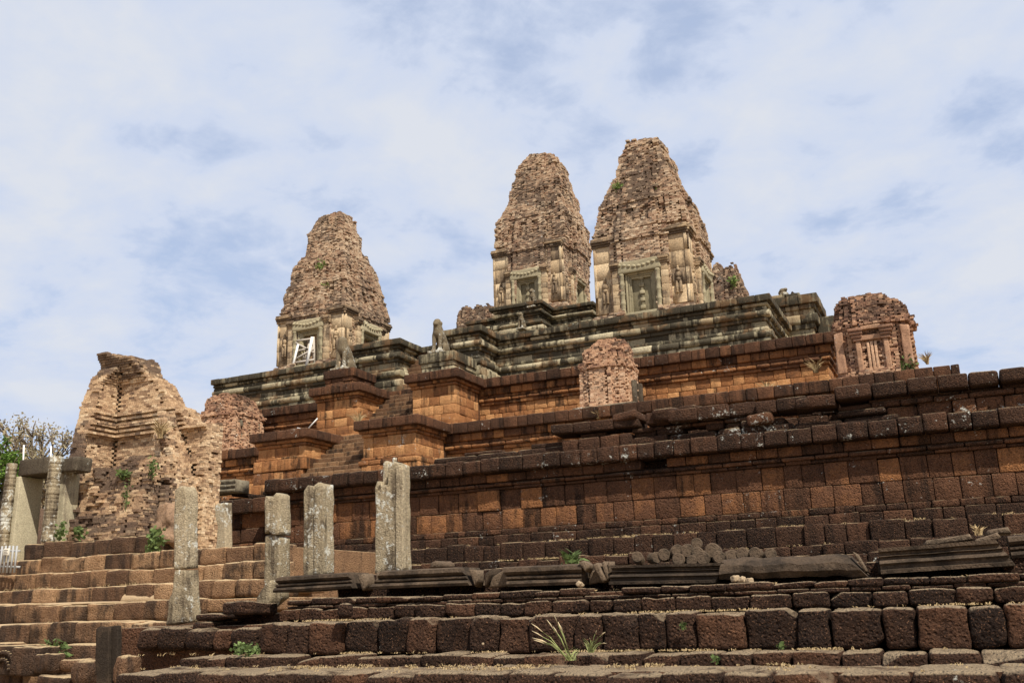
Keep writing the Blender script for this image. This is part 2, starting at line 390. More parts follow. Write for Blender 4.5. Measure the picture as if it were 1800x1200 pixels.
def bricks(mb, inside, lo, hi, cell, jit=.03, miss=.02, tone=lambda p: np.full(len(p), .5), seed=1, shrink=.985, pop=.0, calm=None, dkf=None):
    """running-bond brickwork filling an implicit solid: every exposed brick is its own box"""
    rg = np.random.default_rng(seed)
    cx, cy, cz = cell
    nx, ny, nz = [int(math.ceil((hi[i]-lo[i])/cell[i]))+1 for i in range(3)]
    I, J, K_ = np.meshgrid(np.arange(nx), np.arange(ny), np.arange(nz), indexing='ij')
    P = np.stack([lo[0]+I*cx, lo[1]+J*cy, lo[2]+(K_+.5)*cz], -1).reshape(-1, 3)
    odd = (K_.reshape(-1) % 2)
    m_ = inside(P); P, odd = P[m_], odd[m_]
    E_ = [~inside(P+np.array(d)) for d in ((cx, 0, 0), (-cx, 0, 0), (0, cy, 0), (0, -cy, 0), (0, 0, cz), (0, 0, -cz))]
    ex = np.any(E_, axis=0) & (rg.random(len(P)) > miss)
    for d in ((2*cx, 0, 0), (-2*cx, 0, 0), (0, 2*cy, 0), (0, -2*cy, 0)): ex |= ~np.any(E_, axis=0) & ~inside(P+np.array(d))
    P, odd = P[ex], odd[ex]; E_ = [e_[ex] for e_ in E_]
    N = len(P)
    off = np.zeros((N, 3))
    for e_, d in zip(E_[:4], ((cx, 0, 0), (-cx, 0, 0), (0, cy, 0), (0, -cy, 0))):
        d = np.array(d); lo_, hi_ = np.zeros(N), np.ones(N)
        for _ in range(5):
            md = (lo_+hi_)/2; ok = inside(P+md[:, None]*d); lo_ = np.where(ok, md, lo_); hi_ = np.where(ok, hi_, md)
        off += np.where(e_, lo_-.5, 0)[:, None]*d
    fx, fy = E_[0] | E_[1], E_[2] | E_[3]
    off[:, 0] += np.where(fy & ~fx, .5*cx*(odd-.5), 0); off[:, 1] += np.where(fx & ~fy, .5*cy*(odd-.5), 0)
    h = np.array([cx, cy, cz])*.5*shrink*rg.uniform(.985, 1.03, (N, 3))
    cm = np.ones(N) if calm is None else calm(P)
    c = P+off+np.stack([rg.normal(0, jit, N)*cm, rg.normal(0, jit, N)*cm, rg.normal(0, jit*.12, N)], -1)
    if pop:
        big = rg.random(N) < pop*cm
        c[big, :2] += rg.normal(0, .04, (big.sum(), 2))
    a = rg.normal(0, .02, N)
    sg = np.array([(-1, -1, -1), (1, -1, -1), (1, 1, -1), (-1, 1, -1), (-1, -1, 1), (1, -1, 1), (1, 1, 1), (-1, 1, 1)], float)
    v = sg[None]*h[:, None, :]*(1-.05*rg.random((N, 8, 1)))
    ca, sa = np.cos(a)[:, None], np.sin(a)[:, None]
    x = v[..., 0]*ca-v[..., 1]*sa; y = v[..., 0]*sa+v[..., 1]*ca
    v = np.stack([x, y, v[..., 2]], -1)+c[:, None, :]
    q = np.array([(0, 3, 2, 1), (4, 5, 6, 7), (0, 1, 5, 4), (1, 2, 6, 5), (2, 3, 7, 6), (3, 0, 4, 7)])
    F = (q[None]+(np.arange(N)*8)[:, None, None]).reshape(-1, 4)
    ta = np.clip(tone(P)+rg.normal(0, .17, N), 0, 1)
    tb = rg.uniform(.3, .7, N) if dkf is None else np.clip(dkf(P)+rg.normal(0, .12, N), 0, 1)
    mb.quads(v.reshape(-1, 3), F, np.repeat(np.stack([ta, tb, np.zeros(N)], -1), 8, axis=0))

def tube(mb, pts, rad, n=8, tint=(.5, .5), cap=True):
    pts = [Vector(p) for p in pts]; V = []; Fs = []
    rads = rad if isinstance(rad, (list, tuple)) else [rad]*len(pts)
    for i, p in enumerate(pts):
        d = (pts[min(i+1, len(pts)-1)]-pts[max(i-1, 0)]).normalized()
        a = d.orthogonal().normalized(); b_ = d.cross(a)
        for j in range(n):
            th = 2*math.pi*j/n; V.append(p+(a*math.cos(th)+b_*math.sin(th))*rads[i])
    for i in range(len(pts)-1):
        for j in range(n):
            Fs.append((i*n+j, i*n+(j+1) % n, (i+1)*n+(j+1) % n, (i+1)*n+j))
    if cap: Fs += [tuple(range(n))[::-1], tuple(range((len(pts)-1)*n, len(pts)*n))]
    mb.mesh([tuple(v) for v in V], Fs, tint)
def plank(mb, a, b_, w, th, tint=(.5, .5)):
    a, b_ = Vector(a), Vector(b_); d = (b_-a).normalized(); s = d.cross(Vector((0, 1, 0))).normalized()*w/2; t_ = d.cross(s).normalized()*th/2
    V = [a-s-t_, a+s-t_, a+s+t_, a-s+t_, b_-s-t_, b_+s-t_, b_+s+t_, b_-s+t_]
    mb.mesh([tuple(v) for v in V], [(0, 3, 2, 1), (4, 5, 6, 7), (0, 1, 5, 4), (1, 2, 6, 5), (2, 3, 7, 6), (3, 0, 4, 7)], tint)
def lathe(mb, prof, n=14, M=None, tint=(.5, .5)):
    V = []; Fs = []
    for (z, r_) in prof:
        for j in range(n):
            th = 2*math.pi*j/n; V.append((r_*math.cos(th), r_*math.sin(th), z))
    for i in range(len(prof)-1):
        for j in range(n): Fs.append((i*n+j, i*n+(j+1) % n, (i+1)*n+(j+1) % n, (i+1)*n+j))
    Fs += [tuple(range(n))[::-1], tuple(range((len(prof)-1)*n, len(prof)*n))]
    if M is not None: V = [tuple(M @ Vector(v)) for v in V]
    mb.mesh(V, Fs, tint)
def ellip(mb, c, r_, n=12, R3=None, tint=(.5, .5)):
    V = []; Fs = []; m_ = n//2
    for i in range(m_+1):
        ph = math.pi*i/m_
        for j in range(n):
            th = 2*math.pi*j/n
            v = Vector((r_[0]*math.sin(ph)*math.cos(th), r_[1]*math.sin(ph)*math.sin(th), r_[2]*math.cos(ph)))
            if R3 is not None: v = R3 @ v
            V.append(tuple(v+Vector(c)))
    for i in range(m_):
        for j in range(n): Fs.append((i*n+j, (i+1)*n+j, (i+1)*n+(j+1) % n, i*n+(j+1) % n))
    mb.mesh(V, Fs, tint)
def limb(mb, pts, rads, n=12):
    tube(mb, pts, rads, n)
    for p, r_ in zip(pts, rads): ellip(mb, p, (r_, r_, r_), n)
def remesh(o, vox, sm=4):
    a = o.modifiers.new('remesh', 'REMESH'); a.mode = 'VOXEL'; a.voxel_size = vox; a.use_smooth_shade = True
    s_ = o.modifiers.new('smooth', 'SMOOTH'); s_.iterations = sm; s_.factor = .5
def moulding(mb, prof, L, M, mit=(0, 0), amp=.006, tint=(.5, .5), n=None):
    """profile (y out of the face, z) run along local x from 0 to L with mitred ends"""
    n = n or max(2, int(L/.06))
    V = []; m_ = len(prof)
    for i in range(n+1):
        s = i/n
        for (y, z) in prof:
            x0 = mit[0]*z; x1 = L+mit[1]*z
            V.append((x0+(x1-x0)*s, -y, z))
    V = np.array(V); V = V+noise(V, 5, 3)[:, None]*amp*np.array([.3, 1, 1])
    Fs = [(i*m_+j, (i+1)*m_+j, (i+1)*m_+(j+1) % m_, i*m_+(j+1) % m_) for i in range(n) for j in range(m_)]
    Fs += [tuple(range(m_)), tuple(range(n*m_, (n+1)*m_))[::-1]]
    mb.mesh([tuple(M @ Vector(v)) for v in V], Fs, tint)
def at(p, yaw=0, tx=0, ty=0):
    return Matrix.Translation(Vector(p)) @ Matrix.Rotation(yaw, 4, 'Z') @ Matrix.Rotation(ty, 4, 'Y') @ Matrix.Rotation(tx, 4, 'X')

# ------------------------------------------------------------------ the stepped pyramid
XS0, XS1 = -27.05, -23.85                       # stair between the piers
YA, YB, YC = 39.0, 43.2, 46.3
ZA, ZB, ZC = 9.65, 12.68, 15.85
PYR = thing('temple_pyramid', (-24.6, 39, 5), 'stepped temple pyramid of orange laterite with a grey sandstone top tier and steep stair', 'temple')
def lat_courses(zt, zb, ext=0.0):
    """coping, frieze, mouldings, wall, plinth of a laterite tier from top to base"""
    c = [dict(z=(zt-.50, zt), out=.42, bl=.62, r=.05, depth=.9, tone=(.28, .56), dk=(.42, .7), amp=.025, lvl=6),
         dict(z=(zt-.86, zt-.50), out=.22, bl=.7, tone=(.55, .85), r=.05),
         dict(z=(zt-1.02, zt-.86), out=.13, bl=.8, tone=(.5, .8)),
         dict(z=(zt-1.20, zt-1.02), out=.19, bl=.8, tone=(.55, .8), r=.06),
         dict(z=(zt-1.36, zt-1.20), out=.09, bl=.8, tone=(.55, .85))]
    z = zt-1.36
    while z-.46 > zb+.3:
        c.append(dict(z=(z-.46, z), out=0, bl=.58, tone=(.68, .98), dk=(.25, .55))); z -= .46
    c.append(dict(z=(z-.12, z), out=.10, bl=.9, tone=(.7, .95)))
    c.append(dict(z=(zb, z-.12), out=.2, bl=.8, tone=(.6, .9)))
    return c
def core(mb, x0, x1, y0, y1, z0, z1, tint=(.1, .7)):
    mb.box(x0, x1, y0, y1, z0, z1, r=.02, tint=tint)
XLA, XRA, XLB, XRB = -45.5, 0.35, -40.9, -4.35
mb = MB()
wall_path(mb, [(XLA, YA), (XRA, YA), (XRA, 62)], lat_courses(ZA, 7.0))
wall_path(mb, [(XLA, YA), (XRA, YA), (XRA, 62)], [dict(z=(5.2+.45*i, 5.65+.45*i), out=.25, tone=(.5, .85)) for i in range(4)])
core(mb, XLA-.2, XRA-.2, YA+.2, 82, 0, ZA-.04, (.6, .5))
mb.build('lower_tier', M_LAT, PYR)
mb = MB()
wall_path(mb, [(XLB, YB), (XRB, YB), (XRB, 66)], lat_courses(ZB, ZA))
core(mb, XLB-.1, XRB-.2, YB+.2, 80, ZA-.5, ZB-.04, (.6, .5))
mb.build('upper_tier', M_LAT, PYR)
# sandstone tier, heavy rounded mouldings
XLC, XRC = -42.1, -7.35
def sand_courses(zt, zb):
    h = zt-zb
    f = lambda a: zt-a*h
    return [dict(z=(f(.11), f(0)), out=.42, bl=.75, r=.03, depth=.9, dk=(.55, .8), tone=(.2, .5)),
            dict(z=(f(.17), f(.11)), out=.24, bl=1.0, r=.07, dk=(.4, .9)),
            dict(z=(f(.23), f(.17)), out=.13, bl=1.1, r=.02, dk=(.5, .9)),
            dict(z=(f(.34), f(.23)), out=.30, bl=1.3, r=.15, rl=.02, dk=(.3, .75), tone=(.4, .9), lvl=8, gap=.004, amp=.02),
            dict(z=(f(.40), f(.34)), out=.12, bl=1.2, r=.03, dk=(.5, .9)),
            dict(z=(f(.50), f(.40)), out=.02, bl=1.0, r=.02, dk=(.3, .8)),
            dict(z=(f(.56), f(.50)), out=.14, bl=1.2, r=.04, dk=(.5, .9)),
            dict(z=(f(.68), f(.56)), out=.34, bl=1.3, r=.16, rl=.02, dk=(.3, .75), tone=(.4, .9), lvl=8, gap=.004, amp=.02),
            dict(z=(f(.74), f(.68)), out=.22, bl=1.2, r=.04, dk=(.4, .9)),
            dict(z=(f(.88), f(.74)), out=.42, bl=1.1, r=.10, rl=.02, dk=(.3, .75), tone=(.4, .9), lvl=8, gap=.004, amp=.02),
            dict(z=(f(1.0), f(.88)), out=.52, bl=1.0, r=.03, dk=(.4, .8))]
mb = MB()
wall_path(mb, [(XLC, YC), (XRC, YC), (XRC, 68)], sand_courses(ZC, ZB), depth=.8, amp=.012)
core(mb, XLC-.1, XRC-.2, YC+.2, 80, ZB-.5, ZC-.04, (.2, .7))
mb.build('sandstone_tier', M_GREEN, PYR)
# stair-side piers
def pier(x0, x1, yf, yw, zt, zb, side_ext=.0):
    p = MB()
    cs = [dict(z=(zt-.44, zt), out=.34, bl=.66, r=.05, depth=.8, tone=(.34, .58), dk=(.4, .62), amp=.02, lvl=6),
          dict(z=(zt-.60, zt-.44), out=.16, bl=.8, tone=(.6, .85)), dict(z=(zt-.76, zt-.60), out=.08, bl=.8, tone=(.6, .85), r=.05)]
    z = zt-.76
    while z-.46 > zb+.3:
        cs.append(dict(z=(z-.46, z), out=0, bl=.62, tone=(.66, 1.0), dk=(.25, .55), r=.025, amp=.02)); z -= .46
    cs += [dict(z=(z-.12, z), out=.08, bl=.9, tone=(.7, .95)), dict(z=(zb, z-.12), out=.16, bl=.8, tone=(.6, .9))]
    wall_path(p, [(x0, yw-.3), (x0, yf), (x1, yf), (x1, yw-.5)], cs, depth=.5, var=.3)
    core(p, x0+.15, x1-.15, yf+.15, yw, zb-.3, zt-.03, (.5, .6))
    return p
YPA, YPB, YPC = 35.9, 40.2, 44.0
p = pier(-29.75, XS0, YPA, YA, 9.62, 7.75)
wall_path(p, [(-29.95, YA), (-29.95, YPA-.15), (XS0+.02, YPA-.15), (XS0+.02, YA-.5)], [dict(z=(5.6+.53*i, 6.13+.53*i), out=.1-.04*i, tone=(.6, .9)) for i in range(4)], depth=.5)
core(p, -29.7, XS0-.2, YPA+.2, YA, 5, 7.8)
p.build('stair_pier', M_LAT, PYR)
p = pier(XS1, -21.15, YPA, YA, 9.62, 7.6)
wall_path(p, [(XS1-.02, YA), (XS1-.02, YPA-.1), (-21.0, YPA-.1), (-21.0, YA-.5)], [dict(z=(5.6+.5*i, 6.1+.5*i), out=.1-.03*i, tone=(.65, .95)) for i in range(4)], depth=.5)
core(p, XS1+.2, -21.2, YPA+.2, YA, 5, 7.65)
p.build('stair_pier', M_LAT, PYR)
pier(-29.6, XS0-.02, YPB, YB, 12.65, ZA-.05).build('stair_pier', M_LAT, PYR)
pier(XS1, -21.45, YPB, YB, 12.65, ZA-.05).build('stair_pier', M_LAT, PYR)
for x0, x1 in ((-29.8, XS0), (XS1, -22.05)):
    p = MB()
    wall_path(p, [(x0, YC), (x0, YPC), (x1, YPC), (x1, YC-.4)], sand_courses(ZC+.02, ZB+.05), depth=.6)
    core(p, x0+.15, x1-.15, YPC+.2, YC, ZB, ZC, (.2, .7))
    p.build('sandstone_pier', M_GREEN, PYR)
# south-side stair blocks seen past the corner
p = MB()
xb0, xb1 = Xof(1362, 560, 52.5)-.3, Xof(1428, 560, 52.5)
zb_ = Zof(1395, 523, 52.5)
wall_path(p, [(xb0-2, 52.5), (xb1, 52.5), (xb1, 56)], sand_courses(zb_, ZB), depth=.6)
core(p, xb0-2, xb1-.2, 52.8, 55.9, ZB, zb_-.04, (.2, .7))
for (a, b_, y_) in ((.15, .9, 52.6), (1.0, 1.75, 52.7)):
    p.box(xb0+a, xb0+b_, y_, y_+.9, zb_, zb_+.33, r=.06, tint=(.4, .6), amp=.03)
p.box(xb1+.1, xb1+1.1, 53.2, 54.4, ZB, zb_-1.1, r=.1, tint=(.3, .7), amp=.03)
p.build('side_pier', M_GREEN, PYR)
# flights of steps
def flight(y0, y1, z0, z1, n, mat, x0=XS0, x1=XS1, tone=(.4, .8)):
    f = MB()
    for i in range(n):
        zt = z0+(z1-z0)*(i+1)/n; yy = y0+(y1-y0)*i/n
        course(f, (x0+.02, yy), (x1-.02, yy), zt-(z1-z0)/n, zt, depth=(y1-y0)/n+.3, bl=.8, r=.035, tone=tone, dk=(.35, .6), jit=.02, lvl=6, amp=.02)
    return f.build('stair_flight', mat, PYR)
flight(33.4, 38.9, 5.6, ZA, 15, M_STEP, tone=(.4, .7))
flight(39.9, 43.3, ZA, ZB, 11, M_STEP, tone=(.35, .65))
flight(43.6, 46.5, ZB, ZC, 11, M_STEP, tone=(.35, .6))
# sandstone mouldings fallen on the landing beside the lower flight
# pedestals that carry the lions
def pedestal(x0, x1, y0, y1, z0, z1, mat, name='lion_pedestal'):
    f = MB(); h = z1-z0
    wall_path(f, [(x0, y1), (x0, y0), (x1, y0), (x1, y1)], [dict(z=(z1-.38*h, z1), out=.12, tone=(.3, .55), dk=(.5, .8)), dict(z=(z1-.55*h, z1-.38*h), out=.03, tone=(.4, .6)), dict(z=(z0, z1-.55*h), out=0, tone=(.4, .7))], depth=.4, bl=.8)
    core(f, x0+.1, x1-.1, y0+.1, y1, z0, z1-.02, (.3, .6))
    return f.build(name, mat, PYR)
zl0 = Zof(605, 652, 41.6); zr0 = Zof(775, 623, 41.6)
pedestal(Xof(573, 670, 41.2), Xof(620, 670, 41.2), 41.2, 43.3, 12.6, zl0, M_LAT)
pedestal(Xof(741, 640, 41.2), Xof(797, 640, 41.2), 41.2, 43.6, 12.6, zr0, M_GREEN)
# raised base under the central tower with its own small stair
CXT = (-24.45, 61.0)
f = MB()
for (hw, z0, z1, hp) in ((5.4, ZC-.1, 18.2, 1.7), (4.3, 18.2, 20.45, 1.5)):
    x0, x1, y0 = CXT[0]-hw, CXT[0]+hw, CXT[1]-hw
    px0, px1, yp = CXT[0]-hp, CXT[0]+hp, CXT[1]-hw-2.0
    wall_path(f, [(x0, y0+2*hw), (x0, y0), (px0, y0), (px0, yp), (px1, yp), (px1, y0), (x1, y0), (x1, y0+2*hw)], sand_courses(z1, z0), depth=.7)
    core(f, x0+.2, x1-.2, y0+.2, y0+2*hw, z0-.2, z1-.05, (.2, .7)); core(f, px0+.2, px1-.2, yp+.2, y0+1, z0-.2, z1-.05, (.2, .7))
f.build('central_base', M_GREEN, PYR)

# ------------------------------------------------------------------ brick towers
def interp(pts): 
    a = np.array(pts); return lambda z: np.interp(z, a[:, 0], a[:, 1])
def figure(mb, c, h, yaw):
    """small standing guardian in relief"""
    M = Matrix.Translation(Vector(c)) @ Matrix.Rotation(yaw, 4, 'Z')
    R3 = Matrix.Rotation(yaw, 3, 'Z')
    for (x, z, rx, ry, rz) in ((0, .91, .075, .09, .09), (0, 1.0, .05, .06, .06), (0, .70, .13, .08, .15), (0, .53, .10, .08, .09), (-.07, .26, .065, .08, .27), (.07, .26, .065, .08, .27), (-.19, .62, .04, .05, .2), (.19, .62, .04, .05, .2), (-.08, .03, .06, .11, .03), (.08, .03, .06, .11, .03)):
        p = M @ Vector((x*h, 0, z*h)); ellip(mb, p, (rx*h, ry*h, rz*h), 8, R3, (rnd.uniform(.3, .7), .6))
def tower(cx, cy, z0, zt, hw0, prof, seed, label, lean=(0, 0), doors=('front', 'right'), door_open=(False, False), zdoor=2.2, er=.10, figs=True):
    T = thing('brick_tower', (cx, cy, z0), label, 'tower')
    pf = interp(prof); H = zt-z0; BF = prof[1][0]
    def hwz(z):
        f_ = (z-z0)/H
        w = pf(np.clip(f_, 0, 1))*hw0
        w = w+np.where(f_ < BF, 0, .022*hw0*(((f_-BF)/.165 % 1) > .84))       # eroded cornice of each storey
        w = w+np.where((f_ > BF-.05) & (f_ < BF-.005), .035*hw0, 0)                      # body cornice
        w = w+np.where(f_ < .075, .13*hw0*(1-((f_*40) % 1)*.4), 0)                 # base mouldings
        return w
    def inside(P):
        f_ = (P[:, 2]-z0)/H
        w = hwz(P[:, 2])
        e = noise(P, .55, 3, seed)*er*(1+1.5*f_)*1.8 + noise(P, 1.6, 3, seed+3)*.12*(.3+2*np.clip(f_-.25, 0, 1))
        x = P[:, 0]-cx-lean[0]*f_*H; y = P[:, 1]-cy-lean[1]*f_*H
        a = np.maximum(abs(x), abs(y)); b_ = np.minimum(abs(x), abs(y))
        up = f_ > BF
        fac = np.where(b_ < .40*w, 1.0, np.where(b_ < .56*w, .93, .87))
        fac = np.where(up & (b_ > .60*w), .91, fac)
        ins = a < fac*w-np.where(up, e, e*.28)
        # niches in the upper storeys
        s_ = ((f_-BF)/.165) % 1
        ni = up & (f_ < BF+.165) & (s_ > .22) & (s_ < .66) & (((b_ > .07*w) & (b_ < .24*w)) | ((b_ > .44*w) & (b_ < .58*w))) & (a > .945*fac*w-e)
        ins &= ~ni
        # porches: the doorway recess
        dh = zdoor+.2
        fr = (abs(x) < .30*hw0) & (y < -.78*hw0) & (P[:, 2] < z0+.95+dh)
        ri = (abs(y) < .30*hw0) & (x > .78*hw0) & (P[:, 2] < z0+.95+dh)
        ins &= ~(fr | ri)
        top = zt-.35-.5*noise(np.stack([P[:, 0], P[:, 1], P[:, 2]*0], -1), .9, 2, seed)
        return ins & (P[:, 2] < top) & (f_ > -.02)
    mbt = MB()
    def tone(P):
        f_ = (P[:, 2]-z0)/H
        return .60+.18*noise(P, .5, 3, seed+9)
    def dkf(P):
        f_ = (P[:, 2]-z0)/H
        return .49+.26*noise(P, .45, 3, seed+5)+.16*(f_ < .08)+np.where(f_ < .3, -.10, .04)
    bricks(mbt, inside, (cx-hw0*1.3+min(0, lean[0]*H), cy-hw0*1.3, z0), (cx+hw0*1.3+max(0, lean[0]*H), cy+hw0*1.3, zt+.3), (.24, .24, .095), jit=.007, miss=.008, tone=tone, seed=seed, pop=.08, dkf=dkf)
    mbt.box(cx-.36*hw0, cx+.36*hw0, cy-.36*hw0, cy+.36*hw0, z0, z0+.8*H, tint=(.2, .8))
    mbt.build('brickwork', M_BRICK, T, smooth=False)
    # stuccoed corner pilasters with capitals
    for side in ('front', 'right'):
        R_ = 0 if side == 'front' else math.pi/2
        M = Matrix.Translation((cx, cy, z0)) @ Matrix.Rotation(R_, 4, 'Z')
        for sgn in (-1, 1):
            s_ = MB()
            x0 = sgn*.69*hw0
            zz0, zz1 = .085*H, (BF-.055)*H
            for (w_, pr) in ((.17*hw0, .03), (.10*hw0, .055)):
                pass
            def bx(xc, w_, d0, d1, za, zb2, tn=(.3, .9), r_=.03, dk=(.3, .7)):
                n_ = max(1, int((zb2-za)/.9))
                for i in range(n_):
                    a = za+(zb2-za)*i/n_; c_ = za+(zb2-za)*(i+1)/n_
                    p_ = M @ Vector((xc, -(d0+d1)/2, (a+c_)/2))
                    s_.block(tuple(p_), (w_/2, (d1-d0)/2, (c_-a)/2), (min(r_, .02), min(r_, .02), .006), R_, 6, (rnd.uniform(*tn), rnd.uniform(*dk)), .018, 3.0, .004)
            fp = .87*hw0
            bx(x0, .30*hw0, fp-.3, fp+.10, zz0, zz1)
            bx(x0-.175*hw0, .05*hw0, fp-.3, fp+.16, zz0, zz1-.02); bx(x0+.175*hw0, .05*hw0, fp-.3, fp+.157, zz0, zz1-.023)
            for i, o_ in enumerate((.18, .26, .34, .28)):
                bx(x0, .46*hw0, fp-.3, fp+o_, zz1+i*.13, zz1+i*.13+.12, (.1, .5), .03, (.5, .9))
            s_.build('corner_pilaster', M_STUC, T)
            if figs and sgn*(1 if side == 'front' else -1) > 0 or figs and side == 'front':
                fg = MB(); figure(fg, M @ Vector((x0, -(fp+.12), zz0+.55)), 1.45, R_)
                fg.build('guardian_relief', M_STUC, T)
        # doorway: jambs, colonnettes, lintel, door leaf
        fp = .98*hw0
        D_ = MB(); dw = .19*hw0*1.05; zs = .80; zh = zs+zdoor
        def dbx(mb_, x0, x1, d0, d1, za, zb2, tn=(.3, .8), r_=.02, amp=.01, lvl=6, dk=(.3, .7)):
            p_ = M @ Vector(((x0+x1)/2, -(d0+d1)/2, (za+zb2)/2))
            mb_.block(tuple(p_), ((x1-x0)/2, (d1-d0)/2, (zb2-za)/2), r_, R_, lvl, (rnd.uniform(*tn), rnd.uniform(*dk)), amp, 3.0)
        if side in doors:
            k_ = doors.index(side)
            for j, (w_, d_) in enumerate(((.0, .0), (.11, -.07), (.2, -.14))):
                x = dw+.16-w_*1.0+.10
                for sg in (-1, 1):
                    a, b_ = sorted((sg*(x-.11), sg*x)); dbx(D_, a, b_, fp-.55, fp-.05+d_, zs, zh+.1-w_)
                dbx(D_, -x+.112, x-.112, fp-.55, fp-.055+d_, zh-w_, zh+.105-w_)
            dbx(D_, -dw-.5, dw+.5, fp-.6, fp+.15, zs-.22, zs)
            D_.build('door_frame', M_DOOR, T)
            if not door_open[k_]:
                L_ = MB()
                dbx(L_, -dw, dw, fp-.6, fp-.34, zs, zh, lvl=4, tn=(.05, .2), dk=(.5, .7))
                dbx(L_, -.07, .07, fp-.35, fp-.27, zs, zh, lvl=4, tn=(.2, .3))
                for i in range(5): dbx(L_, -.13, .13, fp-.36, fp-.22, zs+.25+i*zdoor/5.2, zs+.25+i*zdoor/5.2+.2, lvl=4)
                L_.build('door_leaf', M_DOOR, T)
            else:
                L_ = MB(); dbx(L_, -dw, dw, .2*hw0, .36*hw0, zs, zh, lvl=4, tn=(.1, .2)); L_.build('doorway_shade', M_VOID, T)  # dark panel paints the interior shade behind the open doorway
            for sg in (-1, 1):
                C_ = MB(); r_ = .13
                pr = []
                for i in range(17):
                    z = zs+zdoor*i/16; rr = r_*(1.18 if i % 4 == 0 else (1.0 if i % 2 else .93)); pr += [(z, rr), (z+zdoor/16*.6, rr)]
                lathe(C_, pr, 10, M @ Matrix.Translation((sg*(dw+.42), -(fp+.02), 0)), (.5, .6))
                C_.build('colonnette', M_DOOR, T)
            Lt = MB()
            dbx(Lt, -dw-.62, dw+.62, fp-.4, fp+.14, zh+.08, zh+.78, r_=.08, amp=.07, lvl=11, dk=(.2, .5))
            for i in range(9):
                a = (i-4)/4*(dw+.5); p_ = M @ Vector((a, -(fp+.13), zh+.5-.10*math.cos(a*2.4)))
                ellip(Lt, p_, (.13, .09, .10), 8, None, (.6, .4))
            Lt.build('lintel', M_DOOR, T)
            for sg in (-1, 1):
                P_ = MB()
                for i in range(7):
                    za = zs-.2+i*(zdoor+.55)/7; dbx(P_, min(sg*(dw+.6), sg*(dw+.98)), max(sg*(dw+.6), sg*(dw+.98)), fp-.5, fp+.05, za, za+(zdoor+.55)/7-.004, (.3, .9), .02)
                for i, o_ in enumerate((.1, .17, .24, .16)):
                    dbx(P_, min(sg*(dw+.5), sg*(dw+1.08)), max(sg*(dw+.5), sg*(dw+1.08)), fp-.5, fp+o_, zh+.36+i*.12, zh+.475+i*.12, (.1, .5), dk=(.5, .9))
                P_.build('porch_pilaster', M_STUC, T)
    return T
def vprof(cx, cy, z0, vt, u, body, pts):
    zt = Zof(u, vt, cy); return [(0, 1)]+[((Zof(u, v, cy)-z0)/(zt-z0), w_) for v, w_ in [(body, 1.0)]+pts]+[(1, pts[-1][1]*.9)]
TC, TR, TL = (-25.25, 61.0), (-14.05, 50.9), (-36.1, 50.7)
PR = vprof(*TR, ZC-.1, 246, 1140, 432, [(418, .97), (400, .92), (378, .87), (353, .73), (322, .585), (292, .52), (267, .44), (252, .36)])
PM = vprof(*TC, 20.4, 272, 958, 445, [(427, 1.0), (403, .95), (384, .88), (366, .77), (347, .70), (322, .60), (304, .52), (289, .42), (279, .31)])
PL = vprof(*TL, ZC-.15, 376, 592, 560, [(540, .95), (525, .90), (505, .83), (475, .755), (455, .60), (425, .51), (407, .43), (387, .32)])
tower(*TR, ZC-.1, Zof(1140, 246, TR[1]), 3.02, PR, 31, 'tall flat-topped brick tower with a closed stone door and grass on its shoulders', doors=('front', 'right'), er=.09)
tower(*TC, 20.4, Zof(958, 272, TC[1]), 2.96, PM, 52, label='central brick tower with a round worn top on a raised base behind small lions', lean=(.045, 0), er=.08)
tower(*TL, ZC-.15, Zof(592, 376, TL[1]), 2.9, PL, 73, 'leftmost large brick tower standing apart with timber braces in its doorway', door_open=(True, True), er=.085)
def ruin_tower(cx, cy, z0, zt, hw, prof, seed, label, mat, cell=(.22, .22, .10), group=None, er=.16, cat='tower', tn=.5, name='ruined_tower', face=None, dk0=.5, niche=True, dome=.22):
    T = thing(name, (cx, cy, z0), label, cat, group); pf = interp(prof); H = zt-z0
    def inside(P):
        f_ = (P[:, 2]-z0)/H; w = pf(np.clip(f_, 0, 1))*hw
        w = w+np.where((f_ > .50) & (f_ < .58), .08*hw, 0)+np.where(f_ < .08, .08*hw, 0)
        e = noise(P, .8, 3, seed)*er+noise(P, 2.6, 2, seed+2)*er*.6*(f_ > .4)
        x = P[:, 0]-cx; y = P[:, 1]-cy
        a = np.maximum(abs(x), abs(y)); b_ = np.minimum(abs(x), abs(y))
        fac = np.where(b_ < .42*hw, 1.0, np.where(b_ < .62*hw, .92, .85))
        ins = a < fac*w-e*np.where(f_ > .5, 1, .35)
        if niche: ins &= ~((b_ > .10*hw) & (b_ < .22*hw) & (f_ > .10) & (f_ < .42) & (a > .955*w))
        if niche: ins &= ~((b_ > .46*hw) & (b_ < .56*hw) & (f_ > .08) & (f_ < .46) & (a > .87*w))
        if face is not None: ins &= face(x, y, P[:, 2])
        top = zt-.1-dome*hw*((x*x+y*y)/hw**2)-.9*hw*.55*(1+noise(np.stack([P[:, 0], P[:, 1], P[:, 2]*0], -1), 1.3, 3, seed+4))
        return ins & (P[:, 2] < top)
    q = MB()
    bricks(q, inside, (cx-hw*1.25, cy-hw*1.25, z0), (cx+hw*1.25, cy+hw*1.25, zt+.2), cell, jit=.010, miss=.02, pop=.10, seed=seed,
           tone=lambda P: tn+.15*noise(P, .8, 2, seed+7)+.15*((P[:, 2]-z0)/H < .5), dkf=lambda P: dk0+.05+.12*noise(P, .7, 2, seed)+.16*((P[:, 2]-z0)/H > .55)-.1)
    q.box(cx-.4*hw, cx+.4*hw, cy-.4*hw, cy+.4*hw, z0, z0+.55*H, tint=(.2, .8))
    q.build('brickwork', mat, T, smooth=False)
    return T
